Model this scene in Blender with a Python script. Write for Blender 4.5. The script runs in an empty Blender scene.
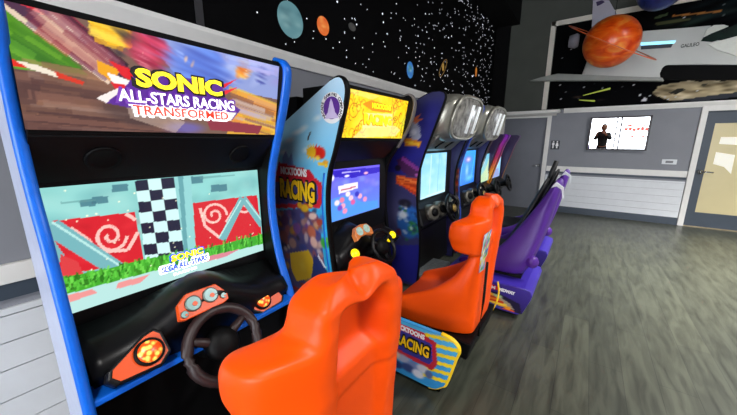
import bpy, bmesh, math, random
import numpy as np
from mathutils import Vector, Matrix
random.seed(7); rng = np.random.RandomState(5)
PI = math.pi
C = bpy.context.scene.collection
sc = bpy.context.scene

# ------------------------------------------------------------------ camera
F = 305.0
PITCH = math.atan2(66, F)
YAW = math.radians(35.4)
CAM = Vector((0, 0, 1.5))
cd = bpy.data.cameras.new('camera'); cam = bpy.data.objects.new('camera', cd); C.objects.link(cam)
cam.location = CAM; cam.rotation_euler = (PI/2 - PITCH, 0, YAW)
cd.sensor_width = 36; cd.lens = F/737*36; cd.clip_start = 0.02; cd.clip_end = 100
sc.camera = cam
_f = Vector((-math.sin(YAW)*math.cos(PITCH), math.cos(YAW)*math.cos(PITCH), -math.sin(PITCH)))
_r = Vector((math.cos(YAW), math.sin(YAW), 0)); _u = _r.cross(_f)
def P(x, y, ax, val):
    "photo position -> point on the plane (axis ax = val) of the room"
    d = _f*F + _r*(x-368.5) - _u*(y-207.5)
    return CAM + d*((val-CAM[ax])/d[ax])

# ------------------------------------------------------------------ materials
def lin(c):
    return tuple(((v/12.92) if v <= .04045 else ((v+.055)/1.055)**2.4) for v in c)
def hexc(h):
    h = h.lstrip('#'); return tuple(int(h[i:i+2], 16)/255 for i in (0, 2, 4))
def S(c): return lin(hexc(c)) if isinstance(c, str) else lin(c)
MATS = {}
def mat(name, col, rough=.5, metal=0, noise=0, nscale=20, emit=None, estr=0, coat=0, bump=0, spec=.5):
    if name in MATS: return MATS[name]
    m = bpy.data.materials.new(name); m.use_nodes = True
    nt = m.node_tree; b = nt.nodes['Principled BSDF']
    c = S(col)
    b.inputs['Base Color'].default_value = (*c, 1)
    b.inputs['Roughness'].default_value = rough
    b.inputs['Metallic'].default_value = metal
    b.inputs['Coat Weight'].default_value = coat
    b.inputs['Specular IOR Level'].default_value = spec
    if noise or bump:
        tc = nt.nodes.new('ShaderNodeTexCoord')
        n = nt.nodes.new('ShaderNodeTexNoise'); n.inputs['Scale'].default_value = nscale
        n.inputs['Detail'].default_value = 4
        nt.links.new(tc.outputs['Object'], n.inputs['Vector'])
        if noise:
            r = nt.nodes.new('ShaderNodeValToRGB')
            r.color_ramp.elements[0].position = .3; r.color_ramp.elements[1].position = .7
            r.color_ramp.elements[0].color = (*[v*(1-noise) for v in c], 1)
            r.color_ramp.elements[1].color = (*[min(1, v*(1+noise)) for v in c], 1)
            nt.links.new(n.outputs['Fac'], r.inputs['Fac']); nt.links.new(r.outputs['Color'], b.inputs['Base Color'])
        if bump:
            bp = nt.nodes.new('ShaderNodeBump'); bp.inputs['Strength'].default_value = bump
            bp.inputs['Distance'].default_value = .01
            nt.links.new(n.outputs['Fac'], bp.inputs['Height']); nt.links.new(bp.outputs['Normal'], b.inputs['Normal'])
    if emit:
        b.inputs['Emission Color'].default_value = (*S(emit), 1); b.inputs['Emission Strength'].default_value = estr
    MATS[name] = m; return m
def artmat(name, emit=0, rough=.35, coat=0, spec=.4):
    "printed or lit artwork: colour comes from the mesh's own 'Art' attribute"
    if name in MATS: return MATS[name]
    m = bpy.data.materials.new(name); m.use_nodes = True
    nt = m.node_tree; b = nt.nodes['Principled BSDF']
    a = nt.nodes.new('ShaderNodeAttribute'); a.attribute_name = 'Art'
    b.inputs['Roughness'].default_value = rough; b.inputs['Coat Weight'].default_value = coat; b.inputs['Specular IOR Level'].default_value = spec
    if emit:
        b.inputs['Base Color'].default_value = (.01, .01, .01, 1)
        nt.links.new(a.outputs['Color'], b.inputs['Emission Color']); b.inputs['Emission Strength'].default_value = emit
    else:
        nt.links.new(a.outputs['Color'], b.inputs['Base Color'])
    MATS[name] = m; return m

BLACK = mat('black_laminate', '#070708', .5, noise=.2, nscale=60, spec=.15)
SATIN = mat('black_plastic', '#0e0e10', .36, noise=.15, nscale=80, spec=.25)
MATTE = mat('black_paint', '#050506', .85, noise=.3, nscale=8, spec=.2)
BLUE = mat('blue_edge', '#0c68dc', .35, noise=.06, nscale=30)
SKYBLUE = mat('pale_blue_laminate', '#6fa9dd', .4, noise=.06, nscale=5)
ORANGE = mat('orange_moulded_plastic', '#ff5200', .42, noise=.05, nscale=3, spec=.3)
PURPLE = mat('purple_moulded_plastic', '#4e2484', .42, noise=.08, nscale=4, spec=.35)
DPURPLE = mat('violet_plastic', '#3a2a9a', .35, noise=.08, nscale=4)
VINYL = mat('black_vinyl', '#0e0d10', .55, noise=.2, nscale=40, bump=.2)
SILVER = mat('silver_plastic', '#a8a69a', .3, .6, noise=.15, nscale=6)
DSILVER = mat('dull_silver', '#6d6a60', .4, .6, noise=.2, nscale=15)
CHROME = mat('chrome', '#d8d8d8', .15, 1)
STEEL = mat('ribbed_steel', '#90979a', .45, .25, noise=.15, nscale=30)
WHITEP = mat('white_paint', '#dcdfe3', .5, noise=.03, nscale=10)
TRIMP = mat('trim_paint', '#e6e4e0', .5, noise=.03, nscale=10)
GREYW = mat('grey_wall_paint', '#85878e', .7, noise=.04, nscale=3, bump=.03)
NAVY = mat('navy_grey_paint', '#3c4652', .45, noise=.06, nscale=6)
DGREY = mat('dark_grey_paint', '#4a4d50', .6, noise=.06, nscale=6)
YELLOW = mat('yellow_plastic', '#ffd21a', .35, noise=.04, nscale=9)
WHITEINK = mat('white_ink', '#f4f4f4', .5, noise=.02)
REDINK = mat('red_ink', '#d2202c', .45, noise=.04)
BLACKINK = mat('black_ink', '#0a080c', .5, noise=.1)
PURPLEINK = mat('purple_ink', '#5a2a8c', .5, noise=.05)
YELLOWINK = mat('yellow_ink', '#ffce18', .45, noise=.05)
def glow(name, col, s): return mat(name, col, .4, emit=col, estr=s, noise=0)

# ------------------------------------------------------------------ mesh helpers
class MB:
    def __init__(s): s.v = []; s.f = []
    def add(s, vs, fs):
        o = len(s.v); s.v += [tuple(v) for v in vs]; s.f += [tuple(i+o for i in f) for f in fs]; return s
    def box(s, a, b):
        x0, y0, z0 = (min(p, q) for p, q in zip(a, b)); x1, y1, z1 = (max(p, q) for p, q in zip(a, b))
        return s.add([(x0,y0,z0),(x1,y0,z0),(x1,y1,z0),(x0,y1,z0),(x0,y0,z1),(x1,y0,z1),(x1,y1,z1),(x0,y1,z1)],
                     [(0,3,2,1),(4,5,6,7),(0,1,5,4),(1,2,6,5),(2,3,7,6),(3,0,4,7)])
    def prism(s, poly, axis, a, b):
        "poly in the two other axes, extruded along axis from a to b"
        def put(p, t):
            if axis == 1: return (p[0], t, p[1])
            if axis == 0: return (t, p[0], p[1])
            return (p[0], p[1], t)
        n = len(poly)
        vs = [put(p, a) for p in poly] + [put(p, b) for p in poly]
        return s.add(vs, [tuple(range(n-1, -1, -1)), tuple(range(n, 2*n))] + [(i, (i+1) % n, n+(i+1) % n, n+i) for i in range(n)])
    def tube(s, path, r, n=10, closed=False):
        path = [Vector(p) for p in path]; m = len(path); rings = []
        rr = r if isinstance(r, (list, tuple)) else [r]*m
        ref = Vector((0, 0, 1))
        for i, p in enumerate(path):
            if closed: t = path[(i+1) % m]-path[i-1]
            else: t = path[min(i+1, m-1)]-path[max(i-1, 0)]
            t.normalize()
            a = t.cross(ref)
            if a.length < .05: a = t.cross(Vector((1, 0, 0)))
            a.normalize(); b = t.cross(a)
            rings.append([p+(a*math.cos(2*PI*k/n)+b*math.sin(2*PI*k/n))*rr[i] for k in range(n)])
        vs = [v for R in rings for v in R]; fs = []
        for i in range(m if closed else m-1):
            j = (i+1) % m
            # align closed seam
            for k in range(n): fs.append((i*n+k, i*n+(k+1) % n, j*n+(k+1) % n, j*n+k))
        if not closed: fs += [tuple(range(n-1, -1, -1)), tuple((m-1)*n+k for k in range(n))]
        return s.add(vs, fs)
    def lathe(s, prof, c, axis=(0, 0, 1), n=24):
        "prof: (radius, height) list; capped"
        A = Vector(axis).normalized(); q = A.orthogonal().normalized(); w = A.cross(q); c = Vector(c)
        vs = []; m = len(prof)
        for (r, h) in prof:
            for k in range(n):
                t = 2*PI*k/n; vs.append(c+A*h+(q*math.cos(t)+w*math.sin(t))*max(r, 1e-4))
        fs = [(i*n+k, i*n+(k+1) % n, (i+1)*n+(k+1) % n, (i+1)*n+k) for i in range(m-1) for k in range(n)]
        fs += [tuple(range(n-1, -1, -1)), tuple((m-1)*n+k for k in range(n))]
        return s.add(vs, fs)
    def sphere(s, c, r, n=24, m=14):
        rr = r if isinstance(r, (list, tuple)) else (r, r, r); c = Vector(c)
        vs = [c+Vector((0, 0, -rr[2]))]
        for i in range(1, m):
            a = -PI/2+PI*i/m
            for k in range(n):
                t = 2*PI*k/n; vs.append(c+Vector((rr[0]*math.cos(a)*math.cos(t), rr[1]*math.cos(a)*math.sin(t), rr[2]*math.sin(a))))
        vs.append(c+Vector((0, 0, rr[2]))); L = len(vs)-1
        fs = [(0, 1+(k+1) % n, 1+k) for k in range(n)]
        for i in range(m-2):
            for k in range(n): fs.append((1+i*n+k, 1+i*n+(k+1) % n, 1+(i+1)*n+(k+1) % n, 1+(i+1)*n+k))
        fs += [(L, 1+(m-2)*n+k, 1+(m-2)*n+(k+1) % n) for k in range(n)]
        return s.add(vs, fs)
    def loft(s, rings, cap=True):
        n = len(rings[0]); m = len(rings)
        vs = [v for R in rings for v in R]
        fs = [(i*n+k, i*n+(k+1) % n, (i+1)*n+(k+1) % n, (i+1)*n+k) for i in range(m-1) for k in range(n)]
        if cap: fs += [tuple(range(n-1, -1, -1)), tuple((m-1)*n+k for k in range(n))]
        return s.add(vs, fs)
    def xf(s, M): s.v = [tuple(M @ Vector(v)) for v in s.v]; return s
    def build(s, name, m, parent=None, smooth=False, bevel=0, sub=0, seg=2):
        me = bpy.data.meshes.new(name); me.from_pydata(s.v, [], s.f)
        bm = bmesh.new(); bm.from_mesh(me)
        bmesh.ops.recalc_face_normals(bm, faces=bm.faces)
        if bevel:
            ed = [e for e in bm.edges if len(e.link_faces) == 2 and e.calc_face_angle(0) > .5]
            bmesh.ops.bevel(bm, geom=ed, offset=bevel, segments=seg, affect='EDGES', profile=.6, clamp_overlap=True)
        bm.to_mesh(me); bm.free()
        return link(name, me, m, parent, smooth, sub)
WORLD = {}
def link(name, me, m, parent=None, smooth=False, sub=0):
    o = bpy.data.objects.new(name, me); C.objects.link(o)
    if m: me.materials.append(m)
    if smooth:
        for p in me.polygons: p.use_smooth = True
    if sub:
        md = o.modifiers.new('round', 'SUBSURF'); md.levels = sub; md.render_levels = sub
    if parent:
        o.parent = parent
        if parent.type == 'EMPTY': o.matrix_parent_inverse = Matrix.Translation(-parent.location)
    return o
def tag(o, label=None, cat=None, group=None, kind=None):
    if label: o['label'] = label
    if cat: o['category'] = cat
    if group: o['group'] = group
    if kind: o['kind'] = kind
    return o
def thing(name, label, cat, loc, group=None):
    o = bpy.data.objects.new(name, None); C.objects.link(o); o.location = loc; o.empty_display_size = .1
    return tag(o, label, cat, group)
def struct(o, label=None): o['kind'] = 'structure'; return o
def copy_thing(o, parent=None):
    c = o.copy(); C.objects.link(c)
    if parent: c.parent = parent; c.matrix_parent_inverse = o.matrix_parent_inverse.copy()
    for ch in [x for x in C.objects if x.parent == o]: copy_thing(ch, c)
    return c
def part(o, label): o['label'] = label; return o

FACE_X = Matrix(((0, 0, 1, 0), (1, 0, 0, 0), (0, 1, 0, 0), (0, 0, 0, 1)))   # text plane facing +x, reading towards +y
FACE_Y = Matrix(((1, 0, 0, 0), (0, 0, -1, 0), (0, 1, 0, 0), (0, 0, 0, 1)))  # text plane facing -y, reading towards +x
def text(s, size, loc, face, m, name, parent, bold=0, width=None, depth=.002, tilt=0, shear=0, lean=0, space=1):
    "lettering as one mesh; width squeezes it to a given length; tilt rotates in the plane; lean tips the top back"
    cu = bpy.data.curves.new('t', 'FONT'); cu.body = s; cu.size = size; cu.align_x = 'CENTER'; cu.align_y = 'CENTER'
    cu.extrude = depth/2; cu.offset = bold; cu.shear = shear; cu.resolution_u = 3; cu.space_character = space
    ob = bpy.data.objects.new('t', cu); C.objects.link(ob)
    dg = bpy.context.evaluated_depsgraph_get()
    me = bpy.data.meshes.new_from_object(ob.evaluated_get(dg)); bpy.data.objects.remove(ob)
    xs = [v.co.x for v in me.vertices]; k = 1
    ys = [v.co.y for v in me.vertices]
    cx = (min(xs)+max(xs))/2; cy = (min(ys)+max(ys))/2
    if width: k = width/(max(xs)-min(xs))
    me.transform(Matrix.Translation(Vector(loc)) @ face @ Matrix.Rotation(lean, 4, 'X') @ Matrix.Rotation(tilt, 4, 'Z') @ Matrix.Diagonal((k, 1, 1, 1)) @ Matrix.Translation((-cx, -cy, 0)))
    return link(name, me, m, parent)

# ------------------------------------------------------------------ painted artwork (vertex colours of a fine grid)
class Art:
    def __init__(s, U, V): s.U = U; s.V = V; s.c = np.zeros(U.shape+(3,))
    def mix(s, mask, col):
        col = np.array(hexc(col) if isinstance(col, str) else col); s.c = s.c*(1-mask[..., None])+col*mask[..., None]; return s
    def fill(s, col): return s.mix(np.ones(s.U.shape), col)
    def inside(s, poly):
        r = np.zeros(s.U.shape, bool); n = len(poly)
        for i in range(n):
            x0, y0 = poly[i]; x1, y1 = poly[(i+1) % n]
            if y0 == y1: continue
            cnd = (s.V > min(y0, y1)) & (s.V <= max(y0, y1))
            r ^= cnd & (s.U < (s.V-y0)/(y1-y0)*(x1-x0)+x0)
        return r
    def poly(s, poly, col, a=1): return s.mix(s.inside(poly)*float(a), col)
    def ell(s, c, rx, ry, col, soft=.1, rot=0, a=1):
        dx = s.U-c[0]; dy = s.V-c[1]; ct, st = math.cos(rot), math.sin(rot)
        d = np.sqrt(((dx*ct+dy*st)/rx)**2+((-dx*st+dy*ct)/ry)**2)
        return s.mix(np.clip((1-d)/max(soft, 1e-3), 0, 1)*a, col)
    def ring(s, c, r, w, col, t0=0, t1=360, a=1):
        dx = s.U-c[0]; dy = s.V-c[1]; d = np.hypot(dx, dy); an = np.degrees(np.arctan2(dy, dx)) % 360
        return s.mix(((abs(d-r) < w) & (((an-t0) % 360) <= (t1-t0)))*float(a), col)
    def line(s, a, b, w, col, al=1, w2=None):
        a = np.array(a, float); b = np.array(b, float); d = b-a; L = np.hypot(*d); d /= L
        t = (s.U-a[0])*d[0]+(s.V-a[1])*d[1]; q = abs(-(s.U-a[0])*d[1]+(s.V-a[1])*d[0])
        ww = w if w2 is None else w+(w2-w)*np.clip(t/L, 0, 1)
        return s.mix(((t > 0) & (t < L) & (q < ww))*float(al), col)
    def grad(s, v0, v1, c0, c1):
        t = np.clip((s.V-v0)/(v1-v0), 0, 1)[..., None]; s.c = np.array(hexc(c0))*(1-t)+np.array(hexc(c1))*t; return s
    def grain(s, k): s.c = np.clip(s.c*(1+k*(rng.rand(*s.U.shape)[..., None]-.5)), 0, 1); return s
def artgrid(name, pos, nu, nv, paint, m, parent, uv=None):
    "pos(u,v)->xyz; paint(Art) works in the coordinates given by uv(u,v) (default u,v)"
    us = np.linspace(0, 1, nu); vs = np.linspace(0, 1, nv)
    verts = []; Q = []
    for v in vs:
        for u in us:
            p = pos(u, v); verts.append(tuple(p)); Q.append(uv(p) if uv else (u, v))
    Q = np.array(Q).reshape(nv, nu, 2)
    a = Art(Q[..., 0], Q[..., 1]); paint(a)
    faces = [(j*nu+i, j*nu+i+1, (j+1)*nu+i+1, (j+1)*nu+i) for j in range(nv-1) for i in range(nu-1)]
    me = bpy.data.meshes.new(name); me.from_pydata(verts, [], faces)
    at = me.attributes.new('Art', 'FLOAT_COLOR', 'POINT')
    c = np.clip(a.c.reshape(-1, 3), 0, 1); l = np.where(c <= .04045, c/12.92, ((c+.055)/1.055)**2.4)
    at.data.foreach_set('color', np.hstack([l, np.ones((len(l), 1))]).astype(np.float32).ravel())
    return link(name, me, m, parent)
def quad(a, b, c, d):
    a, b, c, d = map(Vector, (a, b, c, d))   # BL, BR, TR, TL
    return lambda u, v: (a*(1-u)+b*u)*(1-v)+(d*(1-u)+c*u)*v

# =================================================================== ROOM
XL, YF, XR, YB, ZC = -1.98, 7.7, 4.6, -4.6, 4.6
# floor: grey-brown vinyl planks running along the room
def floor_mat():
    m = bpy.data.materials.new('vinyl_planks'); m.use_nodes = True; nt = m.node_tree; b = nt.nodes['Principled BSDF']
    N = nt.nodes.new; Lk = nt.links.new
    tc = N('ShaderNodeTexCoord'); mp = N('ShaderNodeMapping'); mp.inputs['Rotation'].default_value = (0, 0, PI/2)
    Lk(tc.outputs['Object'], mp.inputs['Vector'])
    br = N('ShaderNodeTexBrick'); br.inputs['Scale'].default_value = 1; br.inputs['Brick Width'].default_value = 1.2
    br.inputs['Row Height'].default_value = .18; br.inputs['Mortar Size'].default_value = .0015
    br.inputs['Color1'].default_value = (*S('#45483e'), 1); br.inputs['Color2'].default_value = (*S('#3b3e36'), 1)
    br.inputs['Mortar'].default_value = (*S('#2a2c28'), 1); Lk(mp.outputs[0], br.inputs['Vector'])
    m2 = N('ShaderNodeMapping'); m2.inputs['Scale'].default_value = (9, 1.3, 1); Lk(tc.outputs['Object'], m2.inputs['Vector'])
    n1 = N('ShaderNodeTexNoise'); n1.inputs['Scale'].default_value = 2.2; n1.inputs['Detail'].default_value = 6; n1.inputs['Distortion'].default_value = .6
    Lk(m2.outputs[0], n1.inputs['Vector'])
    r1 = N('ShaderNodeValToRGB'); r1.color_ramp.elements[0].position = .28; r1.color_ramp.elements[0].color = (.30, .30, .28, 1)
    r1.color_ramp.elements[1].position = .62; r1.color_ramp.elements[1].color = (1.2, 1.2, 1.15, 1); Lk(n1.outputs['Fac'], r1.inputs['Fac'])
    mx = N('ShaderNodeMixRGB'); mx.blend_type = 'MULTIPLY'; mx.inputs[0].default_value = .8
    Lk(br.outputs['Color'], mx.inputs[1]); Lk(r1.outputs['Color'], mx.inputs[2])
    # knots
    m3 = N('ShaderNodeMapping'); m3.inputs['Scale'].default_value = (7, 1.6, 1); Lk(tc.outputs['Object'], m3.inputs['Vector'])
    vo = N('ShaderNodeTexVoronoi'); vo.inputs['Scale'].default_value = 1.1; Lk(m3.outputs[0], vo.inputs['Vector'])
    r2 = N('ShaderNodeValToRGB'); r2.color_ramp.elements[0].position = .02; r2.color_ramp.elements[0].color = (.35, .33, .3, 1)
    r2.color_ramp.elements[1].position = .17; r2.color_ramp.elements[1].color = (1, 1, 1, 1); Lk(vo.outputs['Distance'], r2.inputs['Fac'])
    my = N('ShaderNodeMixRGB'); my.blend_type = 'MULTIPLY'; my.inputs[0].default_value = .8
    Lk(mx.outputs[0], my.inputs[1]); Lk(r2.outputs['Color'], my.inputs[2]); Lk(my.outputs[0], b.inputs['Base Color'])
    b.inputs['Roughness'].default_value = .36
    return m
struct(MB().box((XL-.1, YB-.1, -.1), (XR+.1, YF+.1, 0)).build('floor', floor_mat()))
struct(MB().box((XL-.1, YB-.1, ZC), (XR+.1, YF+.1, ZC+.1)).build('ceiling', MATTE))
# left wall
struct(MB().box((XL-.12, YB, 0), (XL, YF+.12, ZC)).build('wall_left', GREYW))
# right wall / back wall
struct(MB().box((XR, YB, 0), (XR+.12, YF+.12, ZC)).build('wall_right', GREYW))
# far wall with the two door openings
w = MB()
D2 = (-1.64, -.80); D1 = (1.56, 2.62)
ZU = 2.15
w.box((XL, YF, 0), (D2[0], YF+.12, ZU)); w.box((D2[0], YF, 2.0), (D2[1], YF+.12, ZU)); w.box((D2[1], YF, 0), (D1[0], YF+.12, ZU))
w.box((D1[0], YF, 2.0), (D1[1], YF+.12, ZU)); w.box((D1[1], YF, 0), (XR, YF+.12, ZU))
struct(w.build('wall_far', GREYW))
struct(MB().box((XL, YF, ZU), (XR, YF+.12, ZC)).build('wall_far_upper', mat('olive_grey_upper_wall', '#555852', .75, noise=.05, nscale=3, spec=.2)))  # far wall above the rail, coloured darker and greener than below
# back wall with shop window opening
WX = (-1.2, 3.9); WZ = (.1, 2.75)
w = MB(); w.box((XL, YB-.12, 0), (WX[0], YB, ZC)); w.box((WX[1], YB-.12, 0), (XR, YB, ZC))
w.box((WX[0], YB-.12, 0), (WX[1], YB, WZ[0])); w.box((WX[0], YB-.12, WZ[1]), (WX[1], YB, ZC))
struct(w.build('wall_back', GREYW))
DAY = glow('bright_daylight_glass', '#f4f8ff', 9.0)
win = struct(MB().box((WX[0], YB-.09, WZ[0]), (WX[1], YB-.07, WZ[1])).build('window_1', DAY))
fr = MB()
for x in (WX[0], .5, 2.2, WX[1]-.06): fr.box((x, YB-.06, WZ[0]), (x+.06, YB-.005, WZ[1]))
fr.box((WX[0], YB-.06, WZ[0]), (WX[1], YB-.005, WZ[0]+.08)); fr.box((WX[0], YB-.06, WZ[1]-.06), (WX[1], YB-.005, WZ[1]))
fr.build('window_frame', DGREY, win)
rb = MB()
for (x0, x1, z, h) in ((-.1,.35,1.55,.06),(.75,1.9,1.62,.05),(.85,1.75,1.42,.1),(.95,1.6,1.28,.03),(1.0,1.8,1.1,.05),(-.2,.2,1.3,.04)):
    for k in range(6):
        a = x0+(x1-x0)*k/6; rb.box((a, YB-.068, z+.02*math.sin(k*2)), (a+(x1-x0)/6.6, YB-.062, z+h*1.6+.03*math.sin(k*2)))
part(rb.build('window_decal', mat('pale_red_vinyl', '#e06a60', .5, emit='#f06a60', estr=.9), win), 'red vinyl marks on the glass')

# wainscot (left wall, far wall): white boards, dark cap strip and white rail
BOARD = [0.10, .25, .378, .52, .646, .766, .80]
def wains(name, along, a, b):
    m = MB()
    for z0, z1 in zip(BOARD[:-1], BOARD[1:]):
        if along == 'y': m.box((XL, a, z0), (XL+.015, b, z1-.006))
        else: m.box((a, YF-.015, z0), (b, YF, z1-.003))
    return struct(m.build(name, WHITEP))
wains('trim_1', 'y', YB, YF-.02); wains('trim_2', 'x', D2[1]+.09, D1[0]-.09)
struct(MB().box((XL, YB, .835), (XL+.018, YF-.05, .905)).build('trim_3', NAVY))
struct(MB().box((XL, YB, .905), (XL+.03, YF-.05, .99)).build('trim_4', TRIMP, bevel=.006))
struct(MB().box((D2[1]+.09, YF-.018, .835), (D1[0]-.09, YF, .875)).build('trim_5', NAVY))
struct(MB().box((D2[1]+.09, YF-.03, .875), (D1[0]-.09, YF, .985)).build('trim_6', TRIMP, bevel=.006))
struct(MB().box((XL, YB, 0), (XL+.02, YF-.03, .10)).build('baseboard_left', NAVY))
struct(MB().box((D2[1]+.09, YF-.02, 0), (D1[0]-.09, YF, .135)).build('baseboard_far', NAVY))
# crown rail above
def crown(name, poly_axis, a, b):
    if poly_axis == 'y':
        m = MB().prism([(XL, 2.07), (XL+.02, 2.07), (XL+.03, 2.10), (XL+.045, 2.135), (XL+.045, 2.16), (XL, 2.16)], 1, a, b)
    else:
        m = MB().prism([(YF, 2.07), (YF-.02, 2.07), (YF-.03, 2.10), (YF-.045, 2.135), (YF-.045, 2.16), (YF, 2.16)], 0, a, b)
    return struct(m.build(name, TRIMP))
crown('trim_7', 'y', YB, YF-.05); crown('trim_8', 'x', -.52, XR)
# black boxed-in corner and soffit
struct(MB().box((XL, YF-.06, 2.16), (-1.69, YF, 3.93)).build('trim_9', MATTE))
struct(MB().box((XL, YB, 3.93), (-1.52, YF, ZC)).build('trim_10', MATTE))

# star mural: black wallpaper with stars and planets on the left wall
mural = thing('star_mural', 'black space wallpaper with white stars and small planets above the left wall rail', 'mural', (XL, 2, 2.16))
MB().box((XL+.0015, YB+.01, 2.165), (XL+.004, YF-.06, 3.93)).build('wallpaper', mat('black_space_wallpaper', '#030304', .8, noise=.5, nscale=2, spec=.1), mural)
MB().box((XL+.004, 1.03, 2.165), (XL+.012, 1.075, 3.93)).build('seam_strip', mat('dark_grey_strip', '#2b2a2e', .7, noise=.1), mural)
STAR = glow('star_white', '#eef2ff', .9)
st = MB()
def star(y, z, r):
    st.add([(XL+.007, y+r*math.cos(k*PI/4)*(1 if k % 2 == 0 else .55), z+r*math.sin(k*PI/4)*(1 if k % 2 == 0 else .55)) for k in range(8)], [tuple(range(8))])
for i in range(520):
    t = random.random(); y = 1.2+6.3*t**.75; z = 2.22+1.68*random.random()
    star(y, z, (.0035+.0025*random.random()+.001*y)*(1.5 if random.random() < .15 else 1))
for i in range(14): star(.3+1.6*random.random(), 2.22+.5*random.random(), .007)
tag(st.build('stars', STAR, mural), kind='stuff')
def planet(px, py, rpx, cols, name='planet_print', flat=1.0, spot=None):
    c = P(px, py, 0, XL+.006); e = P(px, py-rpx, 0, XL+.006); r = (e-c).length
    def pos(u, v):
        a = 2*PI*u; q = v*r; return (XL+.008, c.y+q*math.cos(a)*flat, c.z+q*math.sin(a))
    def paint(A):
        A.fill(cols[0])
        for k in range(26):
            a = random.random()*2*PI; q = random.random()
            A.mix((np.exp(-(((A.U-c.y)/r-q*math.cos(a))/.28)**2-(((A.V-c.z)/r-q*math.sin(a))/.16)**2))*.55, random.choice(cols))
        return A
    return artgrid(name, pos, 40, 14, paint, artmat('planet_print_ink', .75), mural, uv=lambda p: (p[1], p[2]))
part(planet(290.5, 20, 18, ['#5b8a92', '#8fb4b4', '#3d6670', '#78a3a6']), 'teal cratered moon')
part(planet(323, 26, 9.5, ['#e06a2a', '#f08a3a', '#c8421e', '#f4a55a']), 'orange planet')
part(planet(410, 70, 8.5, ['#2f6fb8', '#4f96c8', '#d8e6ea', '#3a7a5a'], flat=.9), 'blue green planet')
part(planet(476, 72, 5, ['#c87a2a', '#e0983a', '#9a4a1e'], flat=.6), 'small amber planet')
part(planet(443, 67, 4.2, ['#a8823a', '#c89a4a', '#7a5a2a'], flat=.7), 'small ringed tan planet')
rp = MB(); c = P(443, 68, 0, XL+.01)
rp.tube([c+Vector((.002, .17*math.cos(a)*.8, .14*math.sin(a+.9))) for a in [2*PI*k/24 for k in range(24)]], .006, 6, True)
rp.build('planet_ring', mat('tan_ring_print', '#b08a4a', .6, noise=.1), mural)
part(planet(352, 27, 4, ['#3a3a3a', '#565450', '#6a6660'], name='space_rock_print', flat=1.6), 'small grey space rock')

# ---------------------------------------------------------------- far wall furniture
# door_2 : grey door in the corner under the white shelf
d2 = struct(MB().box((D2[0], YF+.03, .005), (D2[1], YF+.075, 2.0)).build('door_2', mat('grey_door_paint', '#70737c', .55, noise=.05, nscale=4)))
h = MB(); h.lathe([(.03, 0), (.03, .012), (.012, .014), (.012, .05)], (-.87, YF+.03, .985), (0, -1, 0), 16)
h.tube([(-.87, YF-.02, .985), (-.92, YF-.025, .985), (-.99, YF-.022, .983)], .011, 8); h.build('door_handle', CHROME, d2, True)
f = MB(); f.box((D2[0]-.08, YF-.03, 0), (D2[0], YF, 2.03)); f.box((D2[1], YF-.03, 0), (D2[1]+.08, YF, 2.03)); f.box((D2[0], YF-.03, 2.0), (D2[1], YF, 2.03))
struct(f.build('trim_11', TRIMP, bevel=.006))
# white shelf above it
sh = thing('wall_shelf', 'white empty wall shelf above the corner door', 'shelf', (-1.2, YF, 2.04))
MB().box((-1.72, YF-.22, 2.075), (-.58, YF-.001, 2.135)).build('shelf_board', TRIMP, sh, bevel=.006)
MB().prism([(YF-.001, 2.03), (YF-.05, 2.03), (YF-.07, 2.045), (YF-.15, 2.06), (YF-.17, 2.075), (YF-.001, 2.075)], 0, -1.66, -.64).build('shelf_moulding', TRIMP, sh)
# restroom sign
rs = thing('restroom_sign', 'small dark sign with two white figures beside the grey corner door', 'sign', (-.60, YF, 1.43))
MB().box((-.68, YF-.012, 1.335), (-.52, YF-.001, 1.52)).build('sign_plate', mat('dark_sign_plastic', '#2c2f38', .4, noise=.05), rs, bevel=.004)
for cx_, skirt in ((-.635, 0), (-.565, 1)):
    g = MB(); g.lathe([(.014, 0), (.014, .004)], (cx_, YF-.012, 1.495), (0, -1, 0), 14)
    body = [(-.02, 1.475), (.02, 1.475), (.022, 1.425), (.012, 1.425), (.012, 1.36), (-.012, 1.36), (-.012, 1.425), (-.022, 1.425)] if not skirt else \
           [(-.014, 1.475), (.014, 1.475), (.03, 1.405), (.012, 1.405), (.012, 1.36), (-.012, 1.36), (-.012, 1.405), (-.03, 1.405)]
    g.prism([(cx_+a, b) for a, b in body], 1, YF-.016, YF-.012); g.build('pictogram', WHITEINK, rs)
# mirror glazed wall window reflecting the front of the shop
MX0, MX1, MZ0, MZ1 = -.045, .865, 1.335, 1.965
mr = thing('mirrored_window', 'dark-framed two-pane mirror glass on the far wall reflecting a person and bright shopfront', 'mirror', (.41, YF, MZ0))
tl = math.radians(1.35)
MM = Matrix.Translation((.41, YF-.035, MZ0)) @ Matrix.Rotation(math.radians(-1.05), 4, 'Z') @ Matrix.Rotation(tl, 4, 'X') @ Matrix.Translation((-.41, -(YF-.035), -MZ0))
fr = MB()
for (a, b) in (((MX0, MZ0), (MX0+.03, MZ1)), ((MX1-.03, MZ0), (MX1, MZ1)), ((.43, MZ0), (.455, MZ1)), ((MX0, MZ0), (MX1, MZ0+.03)), ((MX0, MZ1-.03), (MX1, MZ1))):
    fr.box((a[0], YF-.06, a[1]), (b[0], YF-.03, b[1]))
fr.xf(MM).build('frame', mat('dark_brown_frame', '#2a2124', .4, noise=.1), mr)
GL = mat('mirror_glass', '#f2f4f5', .0, 1)
for (a, b) in ((MX0+.03, .43), (.455, MX1-.03)):
    MB().box((a, YF-.04, MZ0+.03), (b, YF-.034, MZ1-.03)).xf(MM).build('pane', GL, mr)
MB().box((MX0, YF-.034, MZ0), (MX1, YF-.026, MZ1)).xf(MM).build('backing', BLACK, mr)
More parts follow.
